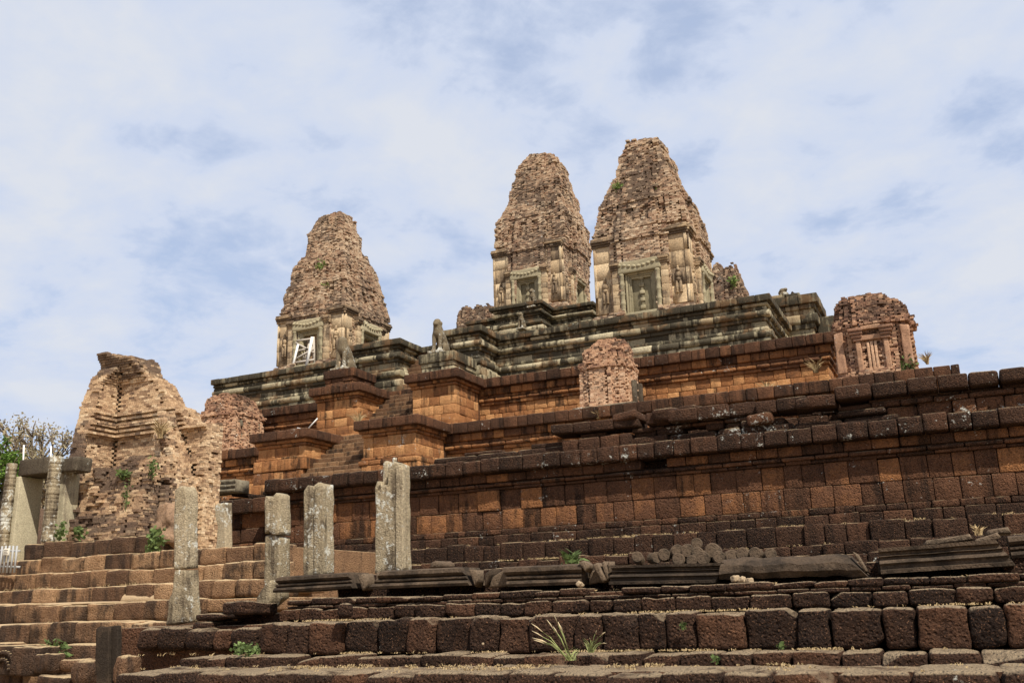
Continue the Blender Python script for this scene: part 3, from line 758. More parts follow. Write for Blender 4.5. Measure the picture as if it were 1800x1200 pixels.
ruin_tower(-35.3, 71, ZC-.1, Zof(848, 520, 71), 2.3, [(0, 1), (.6, .95), (.8, .75), (1, .45)], 91, 'broken brick tower stump peeping out left of the central tower', M_BRICK)
ruin_tower(-14.55, 71, ZC-.1, Zof(1275, 441, 71), 2.75, [(0, 1), (.5, 1.0), (.65, .84), (.8, .62), (.92, .5), (1, .36)], 92, 'rear brick tower half hidden behind the tall right tower', M_BRICK)
# shrines on the terrace of the lower tier
cs = (.17, .17, .08)
sx = Xof(1535, 590, 40.75)
T1 = ruin_tower(sx, 40.8, ZA, Zof(1518, 498, 40.8), 1.5, [(0, 1.03), (.5, 1.0), (.6, .97), (.75, .90), (.88, .72), (1, .45)], 101, 'ruined red brick shrine at the right corner with a false door niche', M_RUBB, cs, 'brick shrines on the lower terrace', cat='shrine', name='brick_shrine', er=.12, dk0=.58, dome=.12, tn=.46, face=lambda x, y, z: z-ZA < (Zof(1518, 498, 40.8)-ZA)*(1.02-.36*np.clip((x+.3)/1.8, 0, 1)-.14*np.clip((-.4-x)/1.1, 0, 1))+.16*noise(np.stack([x, y, z*0], -1), 2.2, 3, 5))
sx2 = Xof(1070, 660, 40.75)
T2 = ruin_tower(sx2, 40.75, ZA-.05, Zof(1062, 583, 40.75), 1.22, [(0, 1.06), (.45, 1.0), (.6, .93), (.75, .84), (.88, .74), (1, .6)], 102, 'small pale-red brick shrine with crumbled face and dark stone jambs between the two orange walls', M_RUBB, cs, 'brick shrines on the lower terrace', er=.2, cat='shrine', name='brick_shrine', tn=.62, dk0=.46, niche=False)
sx3 = Xof(408, 735, 40.75)
T3 = ruin_tower(sx3, 40.75, ZA-.05, Zof(420, 668, 40.75), 1.42, [(0, 1.05), (.4, 1.0), (.55, .9), (.75, .78), (.9, .68), (1, .55)], 103, 'crumbling orange brick shrine left of the stair with a small stone doorway', M_RUBB, cs, 'brick shrines on the lower terrace', er=.22, cat='shrine', name='brick_shrine', tn=.55)
d = MB(); yf_ = 40.8-1.5
for sg in (-1, 1):
    a, b_ = sorted((sg*.42, sg*.62)); d.box(sx+a, sx+b_, yf_-.14, yf_+.3, ZA+.1, ZA+1.5, r=.04, tint=(.55, .5), amp=.05, lvl=13, fr=4)
    a, b_ = sorted((sg*1.08, sg*1.42)); d.box(sx+a, sx+b_, yf_+.02, yf_+.4, ZA+.3, ZA+2.0, r=.05, tint=(.5, .52), amp=.06, lvl=13, fr=4)
    for i in range(4):
        a, b_ = sorted((sg*(.36-.02*i), sg*(.70+.05*i))); d.box(sx+a, sx+b_, yf_-.18-.05*i, yf_+.3, ZA+1.5+.13*i, ZA+1.62+.13*i, r=.02, tint=(.4, .6), amp=.02, lvl=6)
for i in range(3): d.box(sx-.16+.14*i-.05, sx-.16+.14*i+.05, yf_-.06, yf_+.3, ZA+.12, ZA+1.45, r=.015, tint=(.75, .4), amp=.02, lvl=6)
d.box(sx-.42, sx+.42, yf_-.12, yf_+.3, ZA+1.52, ZA+1.72, r=.02, tint=(.5, .5), amp=.03, lvl=9)
d.box(sx-.36, sx+.36, yf_-.16, yf_+.3, ZA+1.95, ZA+2.1, r=.02, tint=(.6, .5), amp=.03, lvl=9)
d.build('false_door', M_RUBB, T1)
d = MB()
for sg in (-1, 1): d.box(sx2+1.22, sx2+1.42, 40.75+sg*.42-.11, 40.75+sg*.42+.11, ZA, ZA+1.35, r=.03, tint=(.3, .8), amp=.02)
d.build('stone_jamb', M_SAND, T2)
d = MB(); d.box(sx2-1.35, sx2+1.6, 39.35, 42, ZA-.02, ZA+.2, r=.05, tint=(.4, .6), amp=.03, lvl=11); d.build('base_slab', M_SAND, T2)
d = MB()
for sg in (-1, 1): d.box(sx3+.95, sx3+1.3, 40.75+sg*.5-.12, 40.75+sg*.5+.12, ZA, ZA+1.5, r=.03, tint=(.5, .5), amp=.02)
d.box(sx3+.9, sx3+1.34, 40.0, 41.5, ZA+1.5, ZA+1.85, r=.03, tint=(.4, .6), amp=.02)
d.build('door_frame', M_SAND, T3)
d = MB(); d.box(sx3+.9, sx3+1.2, 40.36, 41.14, ZA, ZA+1.5, tint=(.1, .9)); d.build('opening_shade', M_VOID, T3)  # solid near-black box stands for shade in the shrine's opening

# ------------------------------------------------------------------ dark laterite wall in front of the pyramid
YW = 26.0
WL = thing('laterite_wall', (-6, YW, 2), 'long dark laterite wall with a moulded coping and stepped base crossing the picture', 'wall')
XW0, XW1 = -20.9, 11.0
mb = MB()
kw = dict(bl=.60, lvl=6, amp=.022, tilt=.006)
P0, P1 = (XW0, YW), (XW1, YW)
def wc(z0, z1, **k): course(mb, P0, P1, z0, z1, **dict(kw, **k))
wc(3.40, 3.58, out=.15, tone=(.2, .55), dk=(.45, .8), r=.04); wc(3.10, 3.40, out=.22, tone=(.1, .45), dk=(.45, .85), r=.04)
wc(3.58, 4.14, tone=(.40, .68), bl=.58, jit=.015, r=.025); wc(4.14, 4.74, tone=(.40, .70), bl=.60, jit=.015, r=.025)
wc(4.74, 4.83, out=.07, tone=(.3, .55), bl=.75, r=.025); wc(4.83, 4.93, out=.16, tone=(.3, .6), bl=.75, r=.04)
wc(4.93, 4.97, out=.05, tone=(.1, .3), bl=.75, r=.01)
hole = Xof(1160, 822, YW)
wc(4.97, 5.22, out=.14, tone=(.3, .66), keep=lambda s, r_: abs(XW0+s-hole) > .35)
mb.box(XW0, XW1, YW+.3, YW+2.2, 1.5, 5.2, tint=(.1, .8))
mb.build('wall_face', M_LAT, WL)
mb = MB()
course(mb, P0, P1, 5.22, 5.66, out=.44, depth=1.6, bl=.64, r=.07, rl=.03, gap=.012, tone=(.15, .42), dk=(.5, .8), lvl=11, amp=.03, jit=.018, zj=.012, tilt=.006)
mb.build('coping', M_COP, WL)
mb = MB()
for (o_, z0, z1, d_) in ((1.0, 2.58, 3.10, 1.3), (1.5, 2.32, 2.60, 1.5), (2.0, 2.02, 2.34, 1.5)):
    course(mb, P0, P1, z0, z1, out=o_, depth=d_, bl=.64, r=.05, tone=(.1, .42), dk=(.45, .85), lvl=9, amp=.03, jit=.03, zj=.02)
mb.build('base_steps', M_LAT, WL)
# broken second register above the coping
UP = MB()
y2 = YW+.25
def reg(x0, x1, z0, z1, **k): course(UP, (x0, y2), (x1, y2), z0, z1, **dict(dict(bl=.68, lvl=6, amp=.03, tilt=.012, jit=.03, tone=(.12, .5), r=.05, depth=.8, zj=.02), **k))
xa = Xof(765, 815, y2); xb = Xof(975, 765, y2); xc = Xof(1090, 745, y2); xd = Xof(1300, 715, y2); xe = Xof(1470, 700, y2); xf = XW1
reg(xa, xc, 5.66, 5.90, out=.16, tone=(.0, .25), r=.09, bl=1.6)
reg(xa+1.0, xc, 5.90, 6.02, out=.06, tone=(.0, .25), r=.05, bl=1.3, drop=.3)
reg(xb+.3, xc+.4, 5.66, 6.06, out=.28, bl=.7, tone=(.3, .6), drop=.0)
reg(xc, xd, 5.66, 5.92, out=.14, tone=(.05, .3), r=.09, bl=1.3); reg(xc+.4, xd, 5.92, 6.12, out=.05, tone=(.05, .35), drop=.25, r=.08)
reg(xd, xe+1.5, 5.66, 5.88, out=.16, tone=(.0, .25), r=.08, bl=1.5); reg(xd, xe+1.2, 5.88, 6.06, out=.2, tone=(.02, .28), r=.07, bl=1.2, drop=.15)
reg(xe+1.2, xf, 5.66, 6.07, out=.06, tone=(.35, .6)); reg(xe, xf, 6.07, 6.22, out=.1, tone=(.25, .55), bl=.9, drop=.08); reg(xe+.8, xf, 6.22, 6.31, out=.02, tone=(.2, .4), bl=.9)
reg(xb, xc+1.0, 6.06, 6.20, out=.1, tone=(.25, .5), bl=1.0, drop=.1); reg(xb, xb+2.7, 6.22, 6.52, out=.34, tone=(.1, .35), bl=.62, depth=1.0)
reg(xc+.6, xd+.4, 6.08, 6.2, out=.1, tone=(.25, .5), bl=.9, drop=.2)
reg(xb+2.9, xe, 6.20, 6.55, out=.32, tone=(.08, .4), bl=.70, drop=.13, depth=.9, jit=.06, tilt=.03)
reg(xe, xf, 6.31, 6.68, out=.36, tone=(.05, .30), bl=.74, drop=.0, depth=1.1, r=.07, jit=.03)
for (u, v, w_, h_, to) in ((1105, 735, .8, .26, .4), (1335, 738, .7, .3, .5), (1170, 728, .6, .35, .3), (1215, 722, .55, .3, .25), (1415, 712, .5, .3, .2)):
    q = px(u, v, y2-.1); UP.block((q.x, q.y+.1, q.z), (w_/2, .4, h_/2), .09, rnd.uniform(-.2, .2), 9, (to, .5), .05, 2.5, .05)
course(UP, (xb+.5, y2+.85), (xf, y2+.85), 5.6, 6.2, bl=.7, lvl=4, tone=(.1, .4), depth=.5, drop=.12)
course(UP, (xc+1, y2+.85), (xf, y2+.85), 6.2, 6.58, bl=.75, lvl=4, tone=(.1, .4), depth=.5, drop=.25)
UP.build('broken_upper_courses', M_COP, WL)

# low ruined wall left of the long wall
RW = MB()
xl0, xl1 = Xof(366, 900, 27.2), Xof(470, 900, 27.2)
zt = Zof(420, 884, 27.2)
wall_path(RW, [(xl0, 27.2), (xl1-1.1, 27.2), (xl1-1.1, 26.4), (xl1+.5, 26.4), (xl1+.5, 29)], [dict(z=(zt-.5*i-.5, zt-.5*i), out=(.22 if i == 0 else 0), tone=(.35, .75) if i else (.25, .5), bl=.7, drop=.0) for i in range(6)], lvl=6, amp=.03, jit=.03, r=.05)
RW.box(xl0, xl1+.3, 27.5, 29, 1.5, zt-.1, tint=(.3, .6))
for i in range(9):
    RW.box(xl0+.2+.38*i, xl0+.7+.38*i, 27.3+.3*(i % 2), 28.3, zt+.02+.13*(i % 3), zt+.13+.13*(i % 3), r=.02, tint=(.05, .8), amp=.02)
tag(RW.build('ruined_wall', M_LAT), 'low ruined laterite wall with a corner, behind the short curved door jamb', 'wall')
SM = MB(); M_ = at((xl0-.1, 26.95, zt+.35), .03)
moulding(SM, [(-.5, 0), (.3, 0), (.3, .1), (.22, .14), (.3, .2), (.3, .26), (.2, .3), (.26, .36), (.26, .46), (-.5, .46)], xl1-xl0-1.0, M_, amp=.03, tint=(.4, .6))
tag(SM.build('moulded_slab', M_SAND), 'grey layered sandstone moulding lying on the low ruined wall', 'carved slab')

# ------------------------------------------------------------------ foreground terrace
FT = thing('stepped_terrace', (-4, 12, 0), 'dark stepped laterite terrace of big rounded blocks filling the foreground', 'terrace')
XT = 8.0
x0 = gnd(232, 1180, .6).x
f = MB()
xl = Xof(228, 1180, 11.4)
course(f, (xl, 11.1), (XT, 11.1), -.1, .585, depth=1.3, bl=.66, r=.09, gap=.015, lvl=18, tone=(.15, .42), dk=(.35, .7), amp=.05, jit=.04, zj=.008, tilt=.008, fr=2.6)
f.build('lowest_course', M_FORE, FT)
f = MB()
course(f, (xl+.1, 12.35), (XT, 12.35), .2, .725, depth=1.0, bl=.52, r=.055, gap=.014, lvl=15, tone=(.15, .42), dk=(.3, .6), amp=.035, jit=.04, zj=.012, tilt=.010, fr=3)
f.box(xl+.2, XT, 11.5, 14.5, -.1, .575, tint=(.45, .5), amp=.03, lvl=13)
f.build('ledge', M_FORE, FT)
f = MB()
xr1 = Xof(458, 1120, 12.95)
course(f, (xr1, 12.95), (XT, 12.95), .72, 1.22, depth=1.0, bl=.52, r=.06, gap=.010, lvl=18, tone=(.1, .5), dk=(.35, .85), amp=.06, jit=.035, zj=.010, tilt=.010, fr=3.0, var=.3)
f.build('big_block_course', M_FORE, FT)
f = MB()
xr2 = Xof(497, 1060, 13.45)
course(f, (xr2-.05, 13.42), (XT, 13.42), 1.22, 1.42, depth=1.0, bl=.47, r=.04, gap=.010, lvl=14, tone=(.1, .46), dk=(.4, .75), amp=.05, jit=.03, fr=3.2, tilt=.012)
course(f, (xr2, 13.52), (XT, 13.52), 1.42, 1.475, depth=.8, bl=.47, r=.02, gap=.012, lvl=11, tone=(.1, .4), amp=.025, jit=.02, fr=4)
course(f, (xr2+.05, 13.50), (XT, 13.50), 1.475, 1.58, depth=.9, bl=.5, r=.035, gap=.012, lvl=14, tone=(.1, .46), dk=(.4, .75), amp=.025, jit=.02, zj=.01, fr=3.5, drop=.03)
f.box(xr2+.1, XT, 13.7, 24.6, .6, 1.53, r=.02, tint=(.4, .5))
course(f, (xr2+.35, 14.5), (-5.2, 14.5), 1.5, 1.97, depth=.6, bl=.5, r=.04, lvl=9, tone=(.1, .4), dk=(.4, .8), amp=.03)
course(f, (-5.2, 14.46), (XT, 14.46), 1.5, 1.82, depth=.6, bl=.5, r=.04, lvl=9, tone=(.1, .4), dk=(.4, .8), amp=.03)
f.box(xr2+.4, -5.2, 14.9, 24.3, 1.4, 1.95, r=.02, tint=(.5, .5)); f.box(-5.19, XT, 14.85, 24.3, 1.4, 1.80, r=.02, tint=(.5, .5))
f.build('moulded_course', M_FORE, FT)
f = MB()
z0 = Zof(300, 1145, 13.3)
course(f, (Xof(236, 1130, 13.3), 13.3), (xr1+.15, 13.3), z0, Zof(300, 1103, 13.3), depth=.8, bl=.55, r=.11, gap=.03, lvl=13, tone=(.05, .5), amp=.06, jit=.08, zj=.04, tilt=.03, fr=3)
for (u, v, w_, h_) in ((385, 1098, .5, .14), (440, 1070, .6, .22), (405, 1083, .9, .1)):
    q = px(u, v, 13.9); f.block(tuple(q), (w_/2, .4, h_/2), .06, rnd.uniform(-.2, .2), 11, (.3, .6), .05, 3, .04)
f.box(Xof(240, 1130, 14), xr2+.1, 13.6, 16.2, 0, 1.19, tint=(.5, .5), lvl=11, amp=.02)
f.box(-12.1, -11.2, 14.2, 15.1, 1.1, 1.37, r=.05, tint=(.35, .6), lvl=11, amp=.04)
f.build('low_side_course', M_FORE, FT)

# ------------------------------------------------------------------ left steps
LS = thing('laterite_steps', (-20, 16, 0), 'broad worn laterite steps at left rising to the ruined brick hall', 'steps')
rows = ((15.2, 1150, 1131, -24.4), (15.75, 1131, 1093, None), (16.55, 1093, 1058, None), (17.35, 1058, 1031, None), (17.95, 1031, 1003, None), (18.5, 1003, 976, None), (19.0, 976, 948, None))
zs = [0.0]+[Zof(150, r_[2], r_[0]) for r_ in rows]
f = MB()
for i, (yy, v0, v1, _) in enumerate(rows):
    xl_ = -34.0 if i < 5 else Xof(5 if i == 5 else 42, 990, yy)
    xr_ = Xof((172, 300, 330, 470, 470, 470, 262)[i], 1050, yy)
    course(f, (xl_, yy), (xr_, yy), zs[i]-.02, zs[i+1], depth=1.1, bl=.78, r=.07, gap=.02, lvl=11, tone=((.1, .45) if i == 6 else (.3, .85)), dk=(.3, .65), amp=.045, jit=.04, zj=.02, tilt=.008, fr=2.6)
f.box(-34, Xof(470, 1050, 18.5), 18.6, 27, 0, zs[6]-.04, tint=(.6, .4))
for (yy, zt_, xr_) in ((16.3, zs[2], 330), (17.1, zs[3], 470), (17.9, zs[4], 470)):
    f.box(-34, Xof(xr_, 1050, yy), yy+.1, yy+2.2, zt_-.3, zt_-.03, tint=(.7, .4))
f.build('step_courses', M_STEP, LS)
# sand banked on the treads is loose
f = MB()
for (u, v, Y, a, b_, h_) in ((245, 1050, 17.75, 1.9, .45, .22), (110, 1058, 17.2, 2.2, .3, .05), (60, 1094, 16.4, 2.5, .3, .05), (230, 1092, 16.4, 1.4, .3, .06)):
    q = px(u, v+4, Y); ellip(f, q, (a, b_, h_), 20)
tag(f.build('sand', M_GROUND), kind='stuff')

# ------------------------------------------------------------------ ruined brick hall at left
YH = 19.7
HB = thing('ruined_brick_hall', (-22, 21, 3), 'collapsed tan brick hall open to the sky with a tall broken corner and rubble slope', 'ruin')
zH = zs[7]-.25
bw = [px(u, v, 22.3) for (u, v) in ((140, 715), (150, 690), (160, 655), (190, 637), (205, 627), (262, 627), (272, 655), (292, 664), (306, 690), (312, 712), (335, 716), (345, 742))]
bx_, bz_ = np.array([p_.x for p_ in bw]), np.array([p_.z for p_ in bw])
rm = [px(u, v, 22.7) for (u, v) in ((270, 655), (300, 676), (314, 711), (336, 714), (345, 745), (354, 778), (366, 818), (374, 900), (377, 960))]
rx_, rz_ = np.array([p_.x for p_ in rm]), np.array([p_.z for p_ in rm])
fm = [px(u, v, 20.2) for (u, v) in ((96, 945), (122, 875), (142, 834), (178, 820), (225, 806), (270, 800), (292, 790), (330, 850), (352, 905))]
fx_, fz_ = np.array([p_.x for p_ in fm]), np.array([p_.z for p_ in fm])
XI = Xof(211, 720, 22.1)                           # inner corner
t_ = lambda u, v: px(u, v, 1.0).x
XO = XI-.5
lw = [(XO/t_(u, v), Zof(u, v, XO/t_(u, v))) for (u, v) in ((121, 800), (129, 757), (144, 702), (160, 658), (178, 640), (186, 633))]
ly_, lz_ = np.array([a for a, _ in lw]), np.array([b_ for _, b_ in lw])
zc0, zc1 = Zof(215, 775, 22.1), Zof(215, 731, 22.1)
zcap = Zof(215, 682, 22.1)
def hall(P):
    x, y, z = P[:, 0], P[:, 1], P[:, 2]
    e = noise(P, 1.1, 3, 5)*.22+noise(P, 3.2, 2, 6)*.10
    step = ((z-zc0)/.16 % 1)
    band = np.where((z > zc0) & (z < zc1), .04+.14*(z-zc0)/(zc1-zc0)+.10*(step > .5), 0)
    cap = np.clip((z-zcap), 0, 3)*.75
    back = (y > 22.0-band-cap*.75) & (y < 22.7) & (x > XO) & (x < rx_[-1]+.1) & (z < np.interp(x, bx_, bz_)+e*.6-.12)
    left = (x < XI+band+cap*.6) & (x > XO) & (y > ly_[0]) & (y < 22.7) & (z < np.interp(y, ly_, lz_)+e*.5-.15)
    xr_ = Xof(283, 700, 21.3)
    right = (x > xr_+e*.6) & (y > 21.25+e*.6-.5*np.clip(zH+2-z, 0, 1)) & (y < 22.7) & (z < np.interp(x, rx_, rz_)+e) & (x < rx_[-1]-.15+e*.25)
    ft = np.interp(x, fx_, fz_)
    front = (z < zH+(ft-zH)*np.clip((y-19.50+e*1.6)/.80, .14, 1)+e*.9) & (y > YH+e*.5) & (y < 20.9+e) & (x > fx_[0]) & (x < rx_[-1]-.25+e*.5)
    fill = (z < np.interp(x, fx_, fz_)-.45+e) & (y >= 20.6) & (y < 22.2) & (x > XI-.6) & (x < rx_[-1])
    hollow = ((x-Xof(300, 925, 19.8))**2/.28+(z-Zof(300, 905, 19.8))**2/.25+(y-19.8)**2/.16 < 1)
    return (back | left | right | front | fill) & ~hollow & (z > zH)
q = MB()
def htone(P): return .62+.22*noise(P, .8, 3, 21)-.12*((P[:, 1] < 20.9) & (P[:, 0] < Xof(290, 850, 20)))
def hdk(P):
    fr = (P[:, 1] < 20.95)
    return .38+.30*noise(P, .7, 3, 33)+.34*fr*(noise(P, 1.0, 2, 8) > -.25)+.42*(P[:, 2] > zcap+.2)+.12*((P[:, 2] > zc0) & (P[:, 2] < zc1))
bricks(q, hall, (fx_[0]-.8, 19.2, zH), (rx_[-1]+.9, 23.3, bz_.max()+.6), (.22, .15, .072), jit=.007, miss=.01, pop=.06, tone=htone, dkf=hdk, seed=9, shrink=.99, calm=lambda P: np.where((P[:, 1] > 21.2) & (P[:, 2] < zcap) & (P[:, 0] < Xof(278, 720, 22)) & (P[:, 2] > Zof(215, 800, 22)), .25, 1.0))
q.build('brickwork', M_LIBR, HB, smooth=False)
# stone lump low on the slope
q = MB()
c_ = px(300, 925, 19.75)
q.block(tuple(c_), (.40, .35, .56), .22, .2, 18, (.3, .6), .26, 3.0, .15)
tag(q.build('fallen_lump', M_LIBR), 'big rounded brown lump of fallen masonry behind the lichen covered pillar', 'rubble')

# doorway
DW = thing('stone_doorway', (-26, 19.4, 3), 'tall free standing sandstone doorway with a lintel and ringed posts beside the brick hall', 'doorway')
yD = 19.3
def vbox(mb, u0, u1, v0, v1, Y0, Y1, um=None, **k):
    vm = (v0+v1)/2; a = Xof(u0, vm, Y0); b_ = Xof(u1, vm, Y0); mb.box(a, b_, Y0, Y1, Zof((u0+u1)/2, v1, Y0), Zof((u0+u1)/2, v0, Y0), **k)
f = MB()
zb_d, zt_d = Zof(50, 972, yD), Zof(60, 834, yD)
xa_, xb_ = Xof(26, 900, yD), Xof(29, 900, yD)
f.box(xb_-.5, xb_, yD, yD+.8, zb_d-.3, zt_d, r=.02, tint=(.6, .4), lvl=8, amp=.015)
f.build('jamb', M_CREAM, DW)
f = MB()
xr_ = Xof(106, 860, yD)
f.box(Xof(103, 860, 20.5), Xof(131, 860, 20.85), 20.5, 20.85, zb_d-.2, Zof(115, 832, 20.5), r=.02, tint=(.7, .35), lvl=8, amp=.02)
f.box(xr_-.40, xr_-.06, yD+.2, yD+.7, zb_d-.3, zt_d, r=.02, tint=(.3, .6), lvl=8, amp=.015)
f.build('jamb', M_CREAM, DW)
f = MB()
vbox(f, 33, 88, 805, 833, yD+.02, yD+.8, r=.03, tint=(.12, .85), lvl=11, amp=.025)
vbox(f, 88.6, 134, 805, 829, yD+.05, yD+.6, r=.04, tint=(.2, .8), lvl=11, amp=.04)
f.build('lintel', M_SAND, DW)
for (u, r_, v0, v1, yy) in ((14, .15, 815, 965, yD-.12), (91, .175, 803, 952, yD-.14)):
    c_ = MB(); z0 = Zof(u, v1, yy); z1 = Zof(u, v0, yy); pr = []
    n_ = 22
    for i in range(n_):
        z = z0+(z1-z0)*i/n_; rr = r_*(1.0 if i % 4 else 1.04); pr += [(z, rr), (z+(z1-z0)/n_*.85, rr), (z+(z1-z0)/n_*.92, rr*.965)]
    lathe(c_, pr, 8, Matrix.Translation((Xof(u, 880, yy), yy, 0)), (.45, .55))
    c_.build('ringed_post', M_PILL, DW)
f = MB(); f.box(xb_-5.5, xr_+1.0, yD+2.8, yD+3.2, zb_d-.3, zt_d-.55, tint=(.2, .8)); f.build('back_wall', M_LIBR, DW)

# ------------------------------------------------------------------ standing pillars
def slabpart(mb, poly, Y, depth, tint=(.5, .5), amp=.02, ns=9, back=True):
    """upright worn slab: outline (u, v) at plane Y, given its real thickness, edges broken by noise"""
    u0_, u1_ = min(u for u, _ in poly), max(u for u, _ in poly)
    pts = []
    for u, v in poly:
        q_ = px(u, v, Y+.9*depth*(u-u0_)/(u1_-u0_)); pts.append(Vector((q_.x, Y, q_.z)))
    # resample outline
    out = []
    for i in range(len(pts)):
        a, b_ = pts[i], pts[(i+1) % len(pts)]; n_ = max(1, int((b_-a).length/.07))
        for j in range(n_): out.append(a+(b_-a)*j/n_)
    c_ = sum(out, Vector())/len(out)
    V = []; Fs = []; m_ = len(out)
    # rounded profile through the depth
    prof = [(0.0, .84), (0.0, .955), (.05, 1.0)]+[(d_, 1.0) for d_ in np.linspace(.2, .8, 4)]+[(.95, 1.0), (1.0, .955), (1.0, .84)]
    for (d_, s_) in prof:
        ins = (1-s_)*.55
        for p_ in out:
            v = p_-c_; L = v.length; v = v*(max(L-ins, .02)/L)
            V.append((c_.x+v.x, Y+d_*depth, c_.z+v.z))
    K_ = len(prof)
    for i in range(K_-1):
        for j in range(m_): Fs.append((i*m_+j, (i+1)*m_+j, (i+1)*m_+(j+1) % m_, i*m_+(j+1) % m_))
    V = np.array(V); n3 = np.stack([noise(V, 3.2, 3, 1), noise(V, 3.2, 3, 2), noise(V, 3.2, 3, 3)], -1)
    V = V+n3*amp
    Fs += [tuple(range(m_)), tuple(range((K_-1)*m_, K_*m_))[::-1]]
    mb.mesh(V, Fs, tint)
def pillar(parts, label, name='stone_pillar', cat='pillar', mat=M_PILL, group=None):
    u, v, Y = parts[0][0][0][0], parts[0][0][0][1], parts[0][1]
    T = thing(name, px(u, v, Y), label, cat, group)
    for i, (poly, Y, dep, tn, nm) in enumerate(parts):
        f = MB(); slabpart(f, poly, Y, dep, tn); f.build(nm, mat, T)
    return T
YP = 14.9
pillar([([(658, 1008), (661, 930), (659, 856), (664, 846), (671, 846), (673, 853), (690, 852), (691, 822), (701, 813), (717, 818), (719, 860), (722, 1004)], YP, .36, (.5, .5), 'shaft'),
        ([(697, 1004), (695, 900), (696, 824), (703, 817), (713, 821), (713, 1003)], YP-.03, .12, (.65, .4), 'raised_face'),
        ([(672, 855), (672, 817), (676, 812), (688, 812), (689, 850)], YP+.12, .18, (.7, .35), 'octagonal_stub'),
        ([(689, 815), (691, 806), (697, 805), (698, 815)], YP+.15, .1, (.4, .6), 'broken_tip')],
       'tallest double stone pillar with a thin octagonal stub, right end of the pillar row')
pillar([([(533, 1014), (533, 909), (534, 862), (545, 853), (560, 855), (573, 849), (584, 851), (585, 900), (586, 1010)], YP, .38, (.55, .45), 'shaft'),
        ([(553, 1010), (551, 905), (553, 858), (563, 854), (572, 853), (574, 905), (574, 1010)], YP-.03, .12, (.4, .55), 'grooved_face')],
       'rough grooved stone pillar with a bright right edge, third from the left in the pillar row')
pillar([([(467, 1068), (464, 1010), (467, 942), (482, 940), (508, 944), (509, 1000), (506, 1050)], 14.55, .33, (.4, .6), 'shaft'),
        ([(466, 938), (464, 880), (468, 871), (488, 874), (499, 868), (508, 872), (510, 905), (509, 941), (490, 941), (478, 934)], 14.5, .36, (.55, .5), 'upper_block'),
        ([(449, 1078), (452, 1050), (463, 1038), (490, 1020), (493, 1050), (474, 1080)], 14.3, .3, (.4, .6), 'foot')],
       'cracked stone pillar leaning on its block joint with a chipped foot, second from the left in the pillar row')
pillar([([(292, 1098), (297, 1058), (308, 1042), (316, 1001), (345, 1001), (349, 1050), (352, 1092)], 14.0, .36, (.5, .5), 'foot'),
        ([(307, 1000), (304, 930), (311, 862), (324, 855), (338, 856), (345, 866), (344, 920), (347, 998)], 14.0, .33, (.6, .4), 'shaft')],
       'slender stone pillar thickly spotted with white lichen in front of the brick hall')
pillar([([(378, 978), (382, 960), (385, 925), (378, 905), (377, 889), (384, 886), (406, 884), (408, 975)], 20.0, .28, (.6, .45), 'slab'),
        ([(388, 990), (388, 975), (424, 972), (424, 990)], 19.9, .6, (.3, .6), 'plinth')],
       'short stone door jamb with a concave left edge behind the pillar row', cat='door jamb')
pillar([([(170, 1235), (168, 1150), (168, 1105), (176, 1101), (197, 1101), (196, 1235)], 12.6, .08, (.25, .65), 'slab'),
        ([(187, 1235), (187, 1101), (213, 1098), (214, 1160), (213, 1235)], 12.66, .10, (.12, .8), 'dark_half')],
       'short dark upright stone post at the lower left beside the lowest course', name='stone_post', cat='post', mat=M_GREY)

# ------------------------------------------------------------------ carved slabs along the terrace edge
MP1 = [(-.45, 0), (.25, 0), (.27, .05), (.24, .09), (.17, .11), (.22, .14), (.22, .17), (.14, .19), (.2, .22), (.24, .26), (.22, .33), (.12, .36), (-.45, .36)]
MP2 = [(-.4, 0), (.30, 0), (.30, .05), (.24, .06), (.24, .11), (.28, .14), (.24, .18), (.14, .19), (.14, .22), (.19, .24), (.14, .26), (.14, .29), (.2, .31), (.2, .36), (-.4, .36)]
YS = 14.1
def slab(u0, u1, vb0, vb1, hpx, prof, label, mit=(0, 0), mat=M_GREY, Y=YS, tint=(.4, .55), name='carved_slab', amp=.008, tx=0, group='moulded slabs along the terrace edge'):
    a = px(u0, vb0, Y); b_ = px(u1, vb1, Y); L = (b_-a).length
    zsc = (Zof((u0+u1)/2, (vb0+vb1)/2-hpx, Y)-Zof((u0+u1)/2, (vb0+vb1)/2, Y))/.36
    f = MB()
    ty = -math.atan2(b_.z-a.z, b_.x-a.x)
    moulding(f, [(y, z*zsc) for y, z in prof], L, Matrix.Identity(4), mit, amp, tint)
    o = f.build(name, mat, smooth=False)
    o.matrix_world = at(a, 0, tx, ty)
    return tag(o, label, 'carved slab', group)
slab(496, 634, 1041, 1033, 28, MP1, 'dark moulded slab leaning at the foot of the second pillar', (.15, -.5))
slab(662, 838, 1035, 1028, 32, MP1, 'dark moulded slab lying below the tallest pillar', (.8, -.6), tint=(.45, .5))
slab(905, 1030, 1031, 1027, 36, MP1, 'dark moulded slab right of the broken wedge pieces, below the green fern', (-.4, .1), tint=(.38, .5))
slab(1082, 1265, 1027, 1024, 34, MP2, 'crisply ridged moulded slab directly below the baluster heap', (0, .45), tint=(.3, .6), amp=.004)
ROUGH = [(-.5, 0), (.2, 0), (.28, .1), (.26, .22), (.16, .3), (.05, .36), (-.5, .34)]
slab(1270, 1528, 1019, 1011, 38, ROUGH, 'long rough grey slab with a worn face right of the baluster heap', (.2, -.9), tint=(.30, .5), amp=.05)
slab(1552, 1784, 1009, 994, 46, MP2, 'long ridged slab with a cut slanting end near the right edge', (0, -.5), tint=(.4, .5), amp=.008)
slab(1778, 1900, 982, 972, 40, MP1, 'dark moulded slab running out at the right picture edge', (0, 0), Y=YS+.6)
